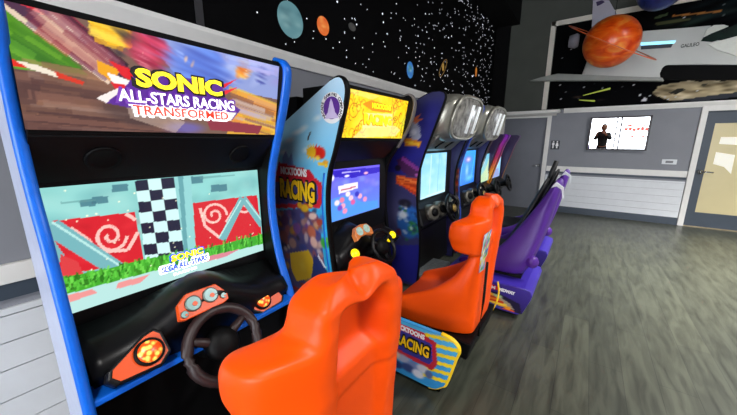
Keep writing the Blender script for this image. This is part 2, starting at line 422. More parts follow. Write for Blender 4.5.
# wall control plate
sw = thing('light_switch', 'white horizontal switch plate on grey wall left of glass door', 'switch', (1.21, YF, 1.1))
MB().box((1.11, YF-.012, 1.095), (1.31, YF-.001, 1.185)).build('switch_plate', WHITEP, sw, bevel=.004)
MB().box((1.16, YF-.02, 1.12), (1.26, YF-.012, 1.16)).build('rocker', mat('grey_rocker', '#77787c', .4, noise=.03), sw, bevel=.003)
# door_1 : navy framed door with yellow lit frosted glass
x0, x1 = D1
d1 = MB(); gx0, gx1, gz0, gz1 = x0+.12, x1-.12, .265, 1.80
d1.box((x0, YF+.02, .01), (gx0, YF+.065, 2.0)); d1.box((gx1, YF+.02, .01), (x1, YF+.065, 2.0))
d1.box((gx0, YF+.02, .01), (gx1, YF+.065, gz0)); d1.box((gx0, YF+.02, gz1), (gx1, YF+.065, 2.0))
d1 = struct(d1.build('door_1', NAVY))
FROST = mat('frosted_yellow_glass', '#b9ad86', .25, emit='#b0a57c', estr=.28, noise=.05, nscale=2)
part(MB().box((gx0, YF+.035, gz0), (gx1, YF+.05, gz1)).build('glass', FROST, d1), 'pale yellow backlit glass')
for poly in ([P(x, y, 1, YF+.03) for x, y in ((721, 137), (737, 137), (737, 145), (719, 144))],
             [P(x, y, 1, YF+.03) for x, y in ((716, 152), (735, 155), (731, 174), (724, 167), (713, 164))]):
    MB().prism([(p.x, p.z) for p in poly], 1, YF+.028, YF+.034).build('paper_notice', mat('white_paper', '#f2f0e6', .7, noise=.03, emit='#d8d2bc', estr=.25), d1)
h = MB(); h.lathe([(.04, 0), (.04, .015), (.022, .02), (.022, .05)], (1.625, YF+.02, .98), (0, -1, 0), 18)
h.tube([(1.625, YF-.035, .98), (1.70, YF-.04, .985), (1.78, YF-.035, .98)], .014, 8); h.build('door_handle', CHROME, d1, True)
f = MB(); f.box((x0-.08, YF-.03, 0), (x0, YF, 2.08)); f.box((x1, YF-.03, 0), (x1+.08, YF, 2.08)); f.box((x0, YF-.03, 2.0), (x1, YF, 2.08))
struct(f.build('trim_12', TRIMP, bevel=.006))
struct(MB().box((x0, YF-.02, 0), (x1, YF+.1, .012)).build('trim_13', mat('brass_threshold', '#b8a888', .35, .7, noise=.1)))

# ---------------------------------------------------------------- space scene relief on the upper far wall
Y0 = YF-.002
sp = thing('space_mural', 'white-framed outer space mural with grey spaceship above the far wall rail', 'mural', (1, YF, 2.16))
MXR = 4.2
def W(px, py, y=Y0): p = P(px, py, 1, y); return (p.x, p.z)
def paint_space(A):
    A.fill('#050507')
    for k in range(40):
        A.ell((-.6+4.6*random.random(), 2.3+1.5*random.random()), .5, .2, random.choice(['#060b0a', '#0a0e10', '#07070b', '#0b0f0d']), 1, random.random()*3, .5)
    # green-grey nebula and tan beams upper right
    for k in range(26):
        A.ell((.75+1.6*random.random(), 3.42+.35*random.random()), .28, .06, random.choice(['#24382f', '#3a4a40', '#1a2a2c', '#4a4a38']), 1, .2, .5)
    A.line(W(672, 16), W(722, 11), .012, '#b0753a', .9); A.line(W(655, 24), W(690, 19), .02, '#6a6a40', .6); A.line(W(655, 18), W(668, 14), .02, '#5a6a48', .7)
    # moonscape
    A.poly([W(652, 93), W(659, 86), W(668, 84), W(676, 83), (W(690, 80)), W(700, 82), W(712, 79), W(722, 82), W(737, 76), W(760, 78), W(790, 70), W(850, 72), W(850, 88), W(770, 90), W(737, 93), W(700, 97), W(672, 101), W(660, 97)], '#a8987a')
    for k in range(90):
        q = W(655+180*random.random(), 80+18*random.random())
        if A.inside([W(655, 95), W(668, 85), W(737, 78), W(850, 72), W(850, 88), W(737, 92), W(672, 100)]) is not None:
            m = np.exp(-((A.U-q[0])/.07)**2-((A.V-q[1])/.022)**2)
            A.mix(m*.75*(np.abs(A.c.mean(-1)-.55) < .25), random.choice(['#ead8b4', '#6a5a40', '#d8c69e', '#4a4230', '#f0e2c4']))
    A.poly([W(668, 93), W(680, 88), W(686, 89), W(676, 95)], '#2a2a26'); A.poly([W(700, 84), W(708, 83), W(704, 87)], '#3a3a30')
    A.poly([W(672, 101), W(700, 97), W(737, 92), W(850, 86), W(850, 100), W(737, 97), W(700, 101)], '#3a3d44')
    for q, c in ((W(578, 97), '#6a5040'), (W(600, 100), '#3a2a2a')): A.ell(q, .12, .03, c, 1, 0, .6)
    for k in range(60):
        A.ell((-.8+4.8*random.random(), 2.2+1.6*random.random()), .012, .012, '#c8d0d8', .5)
    for a in ((602, 88), (623, 87), (560, 85), (561, 99), (640, 95), (634, 85)): A.ell(W(*a), .014, .016, '#e8e8f0', .5)
    A.poly([W(641, 101), W(644, 98), W(646, 96), W(646, 101)], '#d8d8e0')
artgrid('mural_print', quad((-.83, Y0, 2.165), (MXR, Y0, 2.165), (MXR, Y0, 3.76), (-.83, Y0, 3.76)), 220, 100, paint_space, artmat('mural_ink', 0, .8, 0, .05), sp, uv=lambda p: (p[0], p[2]))
fr = MB(); fr.box((-.93, YF-.04, 2.16), (-.84, YF-.001, 3.85)); fr.box((-.93, YF-.04, 3.76), (MXR+.09, YF-.001, 3.85)); fr.box((MXR, YF-.04, 2.16), (MXR+.09, YF-.001, 3.85))
struct(fr.build('trim_20', mat('cream_frame', '#ece6d8', .5, noise=.03), None, bevel=.008))
for a, b, wd in (((583, 95.5), (610, 88.6), .018), ((579, 100), (594.5, 101), .016)):
    p, q = W(*a), W(*b)
    MB().prism([(p[0], p[1]-.006), (q[0], q[1]-wd), (q[0]+.012, q[1]), (q[0], q[1]+wd), (p[0], p[1]+.006)], 1, Y0-.006, Y0-.002).build('light_beam_print', mat('yellow_green_beam', '#a8b83a', .5, emit='#a8b83a', estr=.25, noise=.05), sp)
# spaceship cut-out relief
ship = thing('spaceship_relief', 'large pale grey spaceship relief fixed over the space mural', 'wall relief', (.4, YF-.06, 2.6))
HULL = mat('pale_grey_hull', '#d2d4d0', .55, noise=.07, nscale=2)
YS = YF-.045
def plate(name, pts, y0, y1, m, parent=None, bevel=.006, lab=None):
    o = MB().prism([W(x, y, y0) for x, y in pts], 1, y0, y1).build(name, m, parent or ship, bevel=bevel)
    if lab: part(o, lab)
    return o
plate('hull', [(580, 80), (588, 58), (594, 45), (616, 35), (640, 31), (680, 28), (712, 25), (706, 34), (701, 41), (720, 40), (760, 36), (830, 40), (830, 64), (737, 65), (700, 64.5), (672, 65), (663, 68), (660, 73), (661, 80)], YF-.10, YF-.02, HULL, bevel=.02)
plate('wing', [(529, 81), (541, 77), (558, 73.5), (584, 74.5), (620, 76), (663, 77.5), (664, 81), (620, 80.5), (560, 80.5)], YF-.20, YF-.08, mat('shadow_grey_wing', '#9a9d98', .55, noise=.1, nscale=4), bevel=.01, lab='darker grey wing edge')
def capsule(x0, x1, yt, yb):
    r = (yb-yt)/2; yc = (yb+yt)/2
    return [(x1, yt), (x1, yb)] + [(x0+r-r*math.sin(a), yc+r*math.cos(a)) for a in [PI*k/10 for k in range(11)]]
plate('belly_recess', capsule(661, 830, 65, 79.5), YF-.104, YF-.022, MATTE, bevel=0, lab='black rounded belly recess')
plate('cargo_bay', [(641, 45), (674, 42.5), (671, 47.5), (641, 49.5)], YF-.108, YF-.09, mat('dark_bay', '#2a3242', .4, noise=.1), bevel=0)
plate('bay_light', [(641, 42.5), (676, 40.5), (674, 43.5), (641, 45.5)], YF-.112, YF-.09, glow('cyan_strip_light', '#9fe6ff', .9), bevel=0, lab='glowing pale cyan strip')
plate('tail_fin', [(590, 62), (593, 0), (592, -14), (604, -14), (609, 0), (617, 14), (618, 40)], YF-.09, YF-.04, mat('lilac_grey_fin', '#bdbac8', .55, noise=.05, nscale=4), bevel=.006)
plate('fin_emblem', [(596, 2), (602, 0), (605, 2), (600, 5), (597, 6)], YF-.094, YF-.088, mat('dark_violet_print', '#3a2a58', .5, noise=.05), bevel=0)
plate('nose_winglet', [(704, 37), (707, 29), (714, 25), (724, 24.5), (729, 26), (722, 29), (712, 33)], YF-.13, YF-.09, mat('cream_hull', '#eceee6', .5, noise=.04), bevel=.006)
plate('cabin_window', [(701, 41), (706, 34), (716, 31), (730, 27), (737, 24), (760, 26), (750, 36), (737, 36), (722, 39), (712, 42)], YF-.105, YF-.09, mat('dark_green_glass', '#1a2a26', .15, noise=.3, nscale=6), bevel=0)
plate('nose_hull', [(708, 44), (722, 40), (737, 36), (780, 38), (830, 44), (830, 58), (737, 56), (715, 49)], YF-.12, YF-.098, mat('cream_hull', '#eceee6'), bevel=.008)
cx, cz = W(574, 42, YF-.12)
e = MB(); e.lathe([(.105, .0), (.13, .05), (.10, .16), (.06, .16), (.05, .1)], (cx+.08, YF-.16, cz), (-1, 0, .05), 24); e.build('engine_nozzle', mat('pale_engine_grey', '#a9a6b2', .4, .2, noise=.1), ship, True)
x_, z_ = W(690, 45, YF-.105); text('GALILEO', .075, (x_, YF-.103, z_), FACE_Y, mat('dark_grey_ink', '#454a48', .5, noise=.02), 'lettering', ship, .002, width=.22, tilt=0)
# hanging planets (3-D balls)
py_ = 6.7
c = P(611, 42, 1, py_); r = (P(641, 42, 1, py_)-c).length
oc = thing('ringed_planet_ball', 'large orange hanging planet ball with a thin ring in front of the spaceship', 'planet model', c)
def planet_mat(name, cols, sc_=2.0):
    m = bpy.data.materials.new(name); m.use_nodes = True; nt = m.node_tree; b = nt.nodes['Principled BSDF']
    tc = nt.nodes.new('ShaderNodeTexCoord'); n = nt.nodes.new('ShaderNodeTexNoise'); n.inputs['Scale'].default_value = sc_; n.inputs['Detail'].default_value = 3; n.inputs['Distortion'].default_value = 1.2
    mp = nt.nodes.new('ShaderNodeMapping'); mp.inputs['Scale'].default_value = (1, 1, 2); mp.inputs['Rotation'].default_value = (0, .5, 0)
    nt.links.new(tc.outputs['Object'], mp.inputs[0]); nt.links.new(mp.outputs[0], n.inputs['Vector'])
    rp = nt.nodes.new('ShaderNodeValToRGB'); nt.links.new(n.outputs['Fac'], rp.inputs['Fac'])
    rp.color_ramp.elements[0].position = .35; rp.color_ramp.elements[0].color = (*S(cols[0]), 1)
    rp.color_ramp.elements[1].position = .7; rp.color_ramp.elements[1].color = (*S(cols[2]), 1)
    k = rp.color_ramp.elements.new(.52); k.color = (*S(cols[1]), 1)
    nt.links.new(rp.outputs['Color'], b.inputs['Base Color']); b.inputs['Roughness'].default_value = .28; return m
MB().sphere(c, r, 40, 24).build('ball', planet_mat('orange_planet', ('#dc3c06', '#f86414', '#ffa040'), 3.2), oc, True)
a0 = P(566, 24, 1, py_-.25); a1 = P(655, 58.5, 1, py_-.05); ax = (a1-a0)*.5; mid = (a0+a1)*.5
ring = []
for k in range(48):
    t = 2*PI*k/48; ring.append(c+ax*math.cos(t)*1.0+((c-CAM).normalized()+Vector((0,0,.04)))*ax.length*.98*math.sin(t)+Vector((0, 0, .0)))
rm = MB()
inner = [c+(p-c)*.86 for p in ring]
for k in range(48): pass
up = Vector((0, 0, .006))
vs = [p+up for p in ring]+[p+up for p in inner]+[p-up for p in ring]+[p-up for p in inner]
fs = []
for k in range(48):
    j = (k+1) % 48
    fs += [(k, j, 48+j, 48+k), (96+k, 144+k, 144+j, 96+j), (k, 96+k, 96+j, j), (48+k, 48+j, 144+j, 144+k)]
rm.add(vs, fs).build('planet_ring', mat('orange_ring', '#d8602a', .4, noise=.1, nscale=6), oc)
MB().tube([c+Vector((0, 0, r-.005)), (c.x, c.y, ZC)], .004, 6).build('hanging_wire', BLACK, oc)
c = P(662, -12, 1, 6.9)
bc = thing('blue_planet_ball', 'dark blue hanging planet ball cut off by the top of the photo', 'planet model', c)
MB().sphere(c, (P(688, -12, 1, 6.9)-c).length, 36, 20).build('ball', planet_mat('blue_planet', ('#141f4a', '#1f3478', '#3a4a90'), 3), bc, True)
MB().tube([c+Vector((0, 0, .3)), (c.x, c.y, ZC)], .004, 6).build('hanging_wire', BLACK, bc)

# =================================================================== RACING CABINETS
def curve(pts, z):
    "smooth front-edge curve x(z) through (z, x) points"
    zs = [p[0] for p in pts]; xs = [p[1] for p in pts]
    return float(np.interp(z, zs, xs))
def dense(pts, n=40):
    "Catmull-Rom through points"
    out = []; m = len(pts)
    for i in range(m-1):
        p0 = pts[max(i-1, 0)]; p1 = pts[i]; p2 = pts[i+1]; p3 = pts[min(i+2, m-1)]
        for k in range(n//m+2):
            t = k/(n//m+2)
            out.append(tuple(.5*(2*b+(c-a)*t+(2*a-5*b+4*c-d)*t*t+(-a+3*b-3*c+d)*t**3) for a, b, c, d in zip(p0, p1, p2, p3)))
    out.append(tuple(pts[-1])); return out
XBK = -1.94
def outline(front, zb=1.57, xk=XBK):
    "front: (x,z) from floor to the top corner; back slope falls to (XBK, zb)"
    return dense(front, 60)+[(xk, zb), (xk, 0.02)]
def edge_band(front, y0, y1, wd=.02):
    f = dense(front, 60); m = MB(); n = len(f); rings = []
    for i, (x, z) in enumerate(f):
        a = f[max(i-1, 0)]; b = f[min(i+1, n-1)]; t = Vector((b[0]-a[0], 0, b[1]-a[1])).normalized(); nn = Vector((t.z, 0, -t.x))
        o = Vector((x, 0, z))+nn*wd*.75; q = Vector((x, 0, z))-nn*wd*.25; m_ = Vector((x, 0, z))+nn*wd*.4
        rings.append([Vector((q.x, y0, q.z)), Vector((m_.x, y0, m_.z)), Vector((o.x, y0+(y1-y0)*.25, o.z)), Vector((o.x, y1-(y1-y0)*.25, o.z)), Vector((m_.x, y1, m_.z)), Vector((q.x, y1, q.z))])
    return m.loft(rings)
def side_art(name, front, y, paint, m, parent, nu=70, nv=120, zb=1.57, z0=.05):
    "fine coloured skin over the -y face of a side panel"
    f = dense(front, 60); top = max(f, key=lambda p: p[1]); xt, zt = f[-1]
    fz = []; 
    itop = f.index(top)
    fz = sorted([(z, x) for x, z in f[:itop+1]])
    def xf(z): return float(np.interp(z, [a for a, b in fz], [b for a, b in fz]))
    back = [(z0, XBK), (zb, XBK)]+[(z, x) for x, z in sorted(f[itop:], key=lambda p: p[1])]
    def xb(z): return float(np.interp(z, [a for a, b in back], [b for a, b in back]))
    def pos(u, v):
        z = z0+(top[1]-.002-z0)*v; a, b = xb(z), xf(z); return (a+(b-a)*u, y, z)
    return artgrid(name, pos, nu, nv, paint, m, parent, uv=lambda p: (p[0], p[2]))

def wheel(parent, c, R, r, m, tilt, hubm, spokes=3, n=36, rim2=None):
    "steering wheel facing +x, tipped back by tilt; returns the rim"
    M = Matrix.Translation(c) @ Matrix.Rotation(-tilt, 4, 'Y')
    rim = MB().tube([(0, R*math.cos(2*PI*k/n), R*math.sin(2*PI*k/n)) for k in range(n)], r, 10, True).xf(M).build('steering_wheel', m, parent, True)
    s = MB()
    for k in range(spokes):
        a = PI/2+PI+2*PI*k/spokes if spokes == 3 else PI*k
        p = [(-.02, .02*math.cos(a), .02*math.sin(a)), (-.02, R*.55*math.cos(a), R*.55*math.sin(a)), (0, R*.97*math.cos(a), R*.97*math.sin(a))]
        s.tube(p, [.026, .02, .016], 8)
    s.xf(M).build('spoke', m, rim, True)
    MB().lathe([(.07, -.05), (.075, -.02), (.06, .005), (.02, .012)], (0, 0, 0), (1, 0, 0), 24).xf(M).build('hub', hubm, rim, True)
    MB().lathe([(.045, -.22), (.045, -.03)], (0, 0, 0), (1, 0, 0), 16).xf(M).build('steering_column', BLACK, parent, True)
    return rim
def button(parent, c, R, cap, ringm, ax, lit):
    b = MB().lathe([(R, -.012), (R, .006), (R*.86, .014), (R*.82, .01)], c, ax, 28).build('button', ringm, parent, True)
    MB().lathe([(R*.8, 0), (R*.8, .012), (R*.6, .02), (.001, .023)], c, ax, 28).build('button_cap', lit, b, True)
    return b
def pedals(parent, yc, x, m=STEEL):
    for dy, w_ in ((-.1, .05), (.1, .05)):
        MB().prism([(x-.02, .10), (x+.01, .10), (x-.07, .30), (x-.10, .29)], 1, yc+dy-w_, yc+dy+w_).build('pedal', m, parent, bevel=.006)

# ---------- cabinet A : wide blue cabinet, big screen
A0, A1 = .144, 1.122; AC = .635
ca = thing('racing_cabinet', 'nearest and widest racing arcade cabinet with blue edges, checkered-wall race scene on screen', 'arcade machine', (-1.6, AC, 0), 'racing arcade cabinets')
FA = [(-1.36, .02), (-1.33, .3), (-1.345, .55), (-1.43, .8), (-1.47, 1.0), (-1.48, 1.17), (-1.455, 1.34), (-1.395, 1.5), (-1.325, 1.68), (-1.285, 1.82), (-1.30, 1.88), (-1.36, 1.905)]
FN = [(-1.29, .02), (-1.29, .3), (-1.298, .5), (-1.32, .82), (-1.34, .98), (-1.37, 1.185), (-1.41, 1.35), (-1.415, 1.53), (-1.37, 1.7), (-1.31, 1.82), (-1.31, 1.88), (-1.36, 1.905)]
for a, b, fr_, xk in ((A0, A0+.03, FN, -1.63), (A1-.045, A1, FA, XBK)):
    MB().prism(outline(fr_, 1.75 if a == A0 else 1.6, xk), 1, a, b).build('side_panel', mat('pale_grey_blue_laminate', '#b4bcd4', .4, noise=.05) if a == A0 else BLACK, ca)
    part(edge_band(fr_, a-.001, b+.002, .018).build('edge_trim', BLUE, ca, True), 'bright blue edge')
def body(parent, y0, y1, zt, xs, xm, m=BLACK):
    MB().box((XBK+.01, y0, .04), (xs-.06, y1, zt)).build('cabinet_body', m, parent, bevel=.004)
body(ca, A0+.03, A1-.046, 1.86, -1.55, 0)
# marquee box + art
MB().prism([(-1.60, 1.53), (-1.385, 1.52), (-1.31, 1.885), (-1.60, 1.885)], 1, A0+.03, A1-.046).build('marquee_box', BLACK, ca, bevel=.003)
def pA(px, py):
    p = P(px, py, 0, -1.36); z = p.z
    for _ in range(3):
        x = -1.382+.075*(z-1.53)/.35; p = P(px, py, 0, x); z = p.z
    return (p.y, p.z)
def blur(A, pts, w, cols, n=30, al=.5):
    (y0, z0), (y1, z1) = pts
    for k in range(n):
        t = random.uniform(-1, 1); c = random.choice(cols); L = random.uniform(.3, 1); s = random.uniform(0, 1-L)
        dy, dz = y1-y0, z1-z0; nn = math.hypot(dy, dz); ox, oz = -dz/nn*w*t, dy/nn*w*t
        A.line((y0+dy*s+ox, z0+dz*s+oz), (y0+dy*(s+L)+ox, z0+dz*(s+L)+oz), .006+.01*random.random(), c, al)
def wisps(A, c, rx, rz, cols, n, ang, al=.6):
    ca_, sa_ = math.cos(ang), math.sin(ang)
    for k in range(n):
        t = random.uniform(-1, 1); s = random.uniform(-.5, .5); L = rx*math.sqrt(max(0, 1-t*t))*random.uniform(.5, 1)
        cx, cz = c[0]+s*rx*.6*ca_-t*rz*sa_, c[1]+s*rx*.6*sa_+t*rz*ca_
        A.ell((cx, cz), L, rz*random.uniform(.10, .28), random.choice(cols), .9, ang, al)
def paint_mA(A):
    A.fill('#75584c')
    # sky right
    A.poly([pA(130, 20), pA(280, 50), pA(280, 100), pA(180, 80)], '#8c9ad0')
    for k in range(30):
        A.ell(pA(200+90*random.random(), 45+45*random.random()), .09, .03, random.choice(['#a4b4e4', '#7c8ccc', '#c4cdf0', '#9a8ac8']), 1, random.random(), .6)
    # grass, upper left
    A.poly([pA(-10, 2), pA(5, 10), pA(70, 60), pA(100, 85), pA(60, 70), pA(5, 58), pA(-10, 55)], '#4f8a1e')
    blur(A, (pA(5, 25), pA(90, 78)), .09, ['#3f7a14', '#6aa428', '#87b040', '#2f6a14', '#5a9a2a'], 40, .6)
    # asphalt and track
    A.poly([pA(5, 68), pA(60, 75), pA(150, 105), pA(190, 135), pA(20, 135)], '#5e403a')
    blur(A, (pA(15, 100), pA(170, 118)), .11, ['#74503f', '#503432', '#8a6050', '#432a2c', '#94766a', '#a87858'], 60, .5)
    # red/white curb
    A.poly([pA(3, 56), pA(14, 60), pA(30, 69), pA(8, 66)], '#d82418'); A.poly([pA(14, 60), pA(36, 65), pA(60, 74), pA(58, 78), pA(30, 69)], '#e8dcc8'); A.poly([pA(54, 71), pA(84, 82), pA(82, 85), pA(58, 78)], '#d03420')
    # dark guard rails sweeping to the logo
    for a, b, wd, col in (((-5, -8), (110, 82), .022, '#e8d0b8'), ((5, -12), (125, 80), .035, '#3a1838'), ((20, -12), (122, 72), .014, '#5a3a9a'), ((30, -8), (120, 68), .012, '#d8d0e0'), ((40, -6), (128, 70), .016, '#8a1c38'), ((50, 5), (128, 66), .012, '#2a1424'), ((22, 0), (45, 14), .012, '#e02838')):
        A.line(pA(*a), pA(*b), wd, col, .9, wd*.5)
    blur(A, (pA(30, 5), pA(120, 75)), .04, ['#7a2a3a', '#e8c0a0', '#4a2a5a', '#c05a4a', '#f0e0d0'], 30, .45)
    # yellow streak, red, orange and blue speed blurs
    A.poly([pA(85, 18), pA(130, 30), pA(132, 48), pA(108, 45), pA(96, 30)], '#f0b810'); A.poly([pA(96, 60), pA(120, 70), pA(112, 82), pA(98, 72)], '#e8a018')
    blur(A, (pA(88, 25), pA(132, 42)), .04, ['#f8c828', '#e09a10', '#ffd848', '#b07818'], 16, .5)
    wisps(A, pA(122, 40), .05, .05, ['#3a3038', '#6a5a50', '#2a2430'], 10, -.5, .6)
    A.ell(pA(150, 53), .085, .06, '#c82a50', .9, -.35, .9); wisps(A, pA(152, 53), .10, .06, ['#d83058', '#a81c40', '#e85878', '#8a1838', '#f08098'], 34, -.35)
    wisps(A, pA(144, 60), .04, .02, ['#f0b0a8', '#d8788a'], 8, -.3)
    A.ell(pA(200, 70), .15, .08, '#4a68c8', .8, -.25, .95); wisps(A, pA(203, 70), .17, .085, ['#3a58c0', '#5878d8', '#6a90e8', '#2a48a8', '#88a8f0', '#4a60b8'], 60, -.22)
    wisps(A, pA(178, 60), .06, .03, ['#6a88e0', '#98b0f0'], 10, -.4); wisps(A, pA(190, 63), .02, .03, ['#d8a890', '#e8c0a8'], 5, 1.2)
    wisps(A, pA(243, 68), .05, .05, ['#f09030', '#e87820', '#f8b850', '#d86818'], 26, -.3, .7); wisps(A, pA(246, 75), .025, .02, ['#f8d8b8', '#f0c090'], 6, 0)
    wisps(A, pA(261, 74), .05, .045, ['#4a50a8', '#3a4090', '#6a78c8'], 18, -.2); blur(A, (pA(225, 50), pA(280, 66)), .05, ['#b8c4f0', '#8a9ae0', '#c8b8e8', '#98a8e8'], 26, .35)
    # lower right
    A.poly([pA(238, 98), pA(280, 108), pA(280, 138), pA(225, 138)], '#d8a03a')
    blur(A, (pA(225, 104), pA(280, 122)), .07, ['#f0c030', '#a86838', '#c8b0a0', '#7a5048', '#e89030', '#b8a8b8'], 50, .55)
    A.poly([pA(205, 118), pA(262, 126), pA(258, 134), pA(210, 130)], '#8a3040'); A.ell(pA(185, 128), .1, .03, '#6a60b0', .6, 0, .8)
    A.ell(pA(130, 116), .12, .04, '#4a3838', .6, -.3, .7); A.poly([pA(125, 102), pA(185, 122), pA(175, 133), pA(130, 118)], '#c8b0a0', .55)
    # logo ground: purple plate with red and white wings
    A.poly([pA(108, 60), pA(136, 72), pA(137, 82), pA(124, 78)], '#d81c28'); A.poly([pA(106, 72), pA(136, 83), pA(132, 92), pA(112, 82)], '#f4ece8'); A.poly([pA(110, 82), pA(134, 87), pA(130, 93), pA(116, 90)], '#d81c28'); A.poly([pA(96, 98), pA(118, 88), pA(126, 92), pA(108, 104)], '#f0e4e0')
    A.poly([pA(237, 79), pA(221, 85), pA(221, 90)], '#e02030'); A.poly([pA(238, 87), pA(223, 91), pA(223, 96)], '#e8283a')
    A.poly([pA(106, 103), pA(124, 88), pA(138, 70), pA(222, 84), pA(224, 97), pA(240, 110), pA(232, 120), pA(130, 108)], '#5a2a92')
    A.poly([pA(130, 104), pA(236, 113), pA(230, 121), pA(134, 115)], '#f0ece8')
YA0, YA1 = .172, 1.074
def posM(u, v):
    z = 1.535+.33*v; return (-1.378+.072*(z-1.53)/.35, YA0+(YA1-YA0)*u, z)
part(artgrid('marquee', posM, 260, 110, paint_mA, artmat('lit_marquee', .98), ca, uv=lambda p: (p[1], p[2])), 'lit racing marquee picture')
LEAN = -math.atan(.072/.35)
YEL_L = glow('lit_yellow', '#ffe21e', 1.0); WHT_L = glow('lit_white', '#ffffff', 1.0); RED_L = glow('lit_red', '#c83c28', .8); PUR_L = glow('lit_purple', '#5a2a88', .8); BLK_L = mat('black_letter', '#120818', .6, noise=.02)
def mq(s, px, py, wpx, hpx, m, bold, off, name, shear=0, tilt=0):
    y, z = pA(px, py); y0 = pA(px-wpx/2, py)[0]; y1 = pA(px+wpx/2, py)[0]
    hz = pA(px, py-hpx/2)[1]-pA(px, py+hpx/2)[1]
    x = -1.378+.072*(z-1.53)/.35
    return text(s, hz*1.38, (x+off, y, z), FACE_X, m, name, ca, bold*hz, y1-y0, .003, tilt=tilt, lean=-LEAN*-1 if False else 0, shear=shear)
mq('SONIC', 181, 84, 91, 18.5, BLK_L, .10, .012, 'title_outline'); mq('SONIC', 181, 84, 84, 16, YEL_L, .06, .016, 'title_lettering')
mq('ALL-STARS RACING', 182, 101.5, 116, 13.5, PUR_L, .07, .012, 'title_outline'); mq('ALL-STARS RACING', 182, 101.5, 111, 11, WHT_L, .018, .016, 'title_lettering')
mq('TRANSFORMED', 184, 113.5, 97, 11.5, WHT_L, .075, .012, 'title_outline'); mq('TRANSFORMED', 184, 113.5, 92, 8.6, RED_L, .012, .016, 'title_lettering')
# header under the marquee with two oval speakers
MB().prism([(-1.58, 1.36), (-1.52, 1.36), (-1.39, 1.515), (-1.39, 1.53), (-1.58, 1.53)], 1, A0+.03, A1-.046).build('speaker_panel', SATIN, ca)
for y in (.36, .91):
    MB().lathe([(.055, 0), (.055, .01), (.04, .006)], (-1.455, y, 1.44), (.155, 0, -.13), 24).build('speaker', BLACK, ca, True)
# screen
XS = -1.55
def pS(px, py, x=XS): p = P(px, py, 0, x); return (p.y, p.z)
def paint_sA(A):
    A.fill('#84c4c0')
    for k in range(160):
        y = .18+.92*random.random(); z = .84+.5*random.random()
        A.ell((y, z), .07, .04, random.choice(['#6aa6a6', '#92c6c0', '#5a9498', '#a6d0c8', '#78b0a8']), 1, 0, .35)
    for q in ((88, 203), (120, 188), (195, 180), (219, 188), (100, 200)): A.poly([pS(q[0]-8, q[1]-3), pS(q[0]+8, q[1]-4), pS(q[0]+8, q[1]+3), pS(q[0]-8, q[1]+4)], '#3a6a78', .8)
    for q in ((61, 203), (200, 178)): A.line(pS(q[0], q[1]), pS(q[0]+35, q[1]-3), .004, '#5a8c8c', .6)
    # red painted panels with curl ornament
    A.poly([pS(52, 221), pS(135, 212), pS(144, 262), pS(60, 275)], '#c41e2a'); A.poly([pS(193, 203), pS(257, 195), pS(262, 238), pS(196, 252)], '#c41e2a')
    for k in range(30):
        A.ell(pS(60+75*random.random(), 222+40*random.random()), .03, .02, random.choice(['#a81822', '#d83038']), 1, 0, .4)
    OR = '#e8b4ac'
    def spiral(cx, cy, R, s, turns=1.6, w_=.006):
        pts = []
        for k in range(40):
            t = k/39; a = s*turns*2*PI*t; r_ = R*(1-t*.85); pts.append(pS(cx+r_*math.cos(a), cy+r_*math.sin(a)*.95))
        for a, b in zip(pts[:-1], pts[1:]): A.line(a, b, w_, OR, 1)
    spiral(110, 236, 17, 1); spiral(214, 215, 13, -1); spiral(243, 205, 9, 1, 1.2)
    for a, b in (((70, 228), (88, 240)), ((88, 240), (98, 252)), ((98, 252), (128, 250)), ((128, 250), (138, 232)), ((136, 220), (126, 214)), ((226, 222), (240, 200)), ((200, 208), (205, 226)), ((205, 226), (220, 238))): A.line(pS(*a), pS(*b), .007, OR, 1)
    # teal beams
    for a, b, w_ in (((50, 226), (118, 270), .03), ((45, 240), (60, 262), .02), ((243, 198), (222, 240), .022), ((243, 198), (262, 225), .02)): A.line(pS(*a), pS(*b), w_, '#6aa4aa', 1)
    for a, b in (((52, 222), (122, 267)), ((241, 200), (219, 238)), ((246, 200), (263, 222))): A.line(pS(*a), pS(*b), .004, '#a8d4d0', 1)
    A.poly([pS(60, 254), pS(78, 262), pS(84, 275), pS(62, 280)], '#c83a3e')
    # pillars and checkered strip
    A.poly([pS(172, 176), pS(191, 175), pS(195, 252), pS(181, 254)], '#86c0c0'); A.poly([pS(178, 176), pS(183, 176), pS(188, 252), pS(184, 253)], '#5c969c')
    for r in range(8):
        for cidx in range(3):
            xa = 135+cidx*13+r*1.4; ya = 181-cidx*1.3+r*10.6
            A.poly([pS(xa, ya), pS(xa+13, ya-1.3), pS(xa+14.4, ya+9.3), pS(xa+1.4, ya+10.6)], '#1c1c34' if (r+cidx) % 2 == 0 else '#bfe0e0')
    # grass and road
    A.poly([pS(55, 279), pS(110, 268), pS(150, 258), pS(200, 250), pS(266, 233), pS(266, 262), pS(60, 310)], '#3a9a28')
    for k in range(260):
        t = random.random(); x = 58+206*t; y = 282-46*t+14*random.random()
        A.line(pS(x, y), pS(x+random.uniform(-2, 2), y-6), .004, random.choice(['#2a7a1c', '#52b83a', '#6acc4a', '#1e6416', '#48a830']), .8)
    A.poly([pS(60, 296), pS(150, 272), pS(266, 243), pS(270, 270), pS(60, 325)], '#a8d0cc')
    A.poly([pS(66, 296), pS(92, 289), pS(98, 293), pS(70, 302)], '#d88a88'); A.poly([pS(118, 283), pS(150, 274), pS(140, 283), pS(116, 289)], '#d88a88'); A.poly([pS(205, 257), pS(240, 249), pS(225, 257), pS(205, 262)], '#c87a88')
    for k in range(40): A.ell(pS(60+200*random.random(), 185+95*random.random()), .004, .004, '#f4f0d0', .5)
    for k in range(30): A.line(pS(70+190*random.random(), 0), pS(1, 0), .001, '#ffffff', 0)
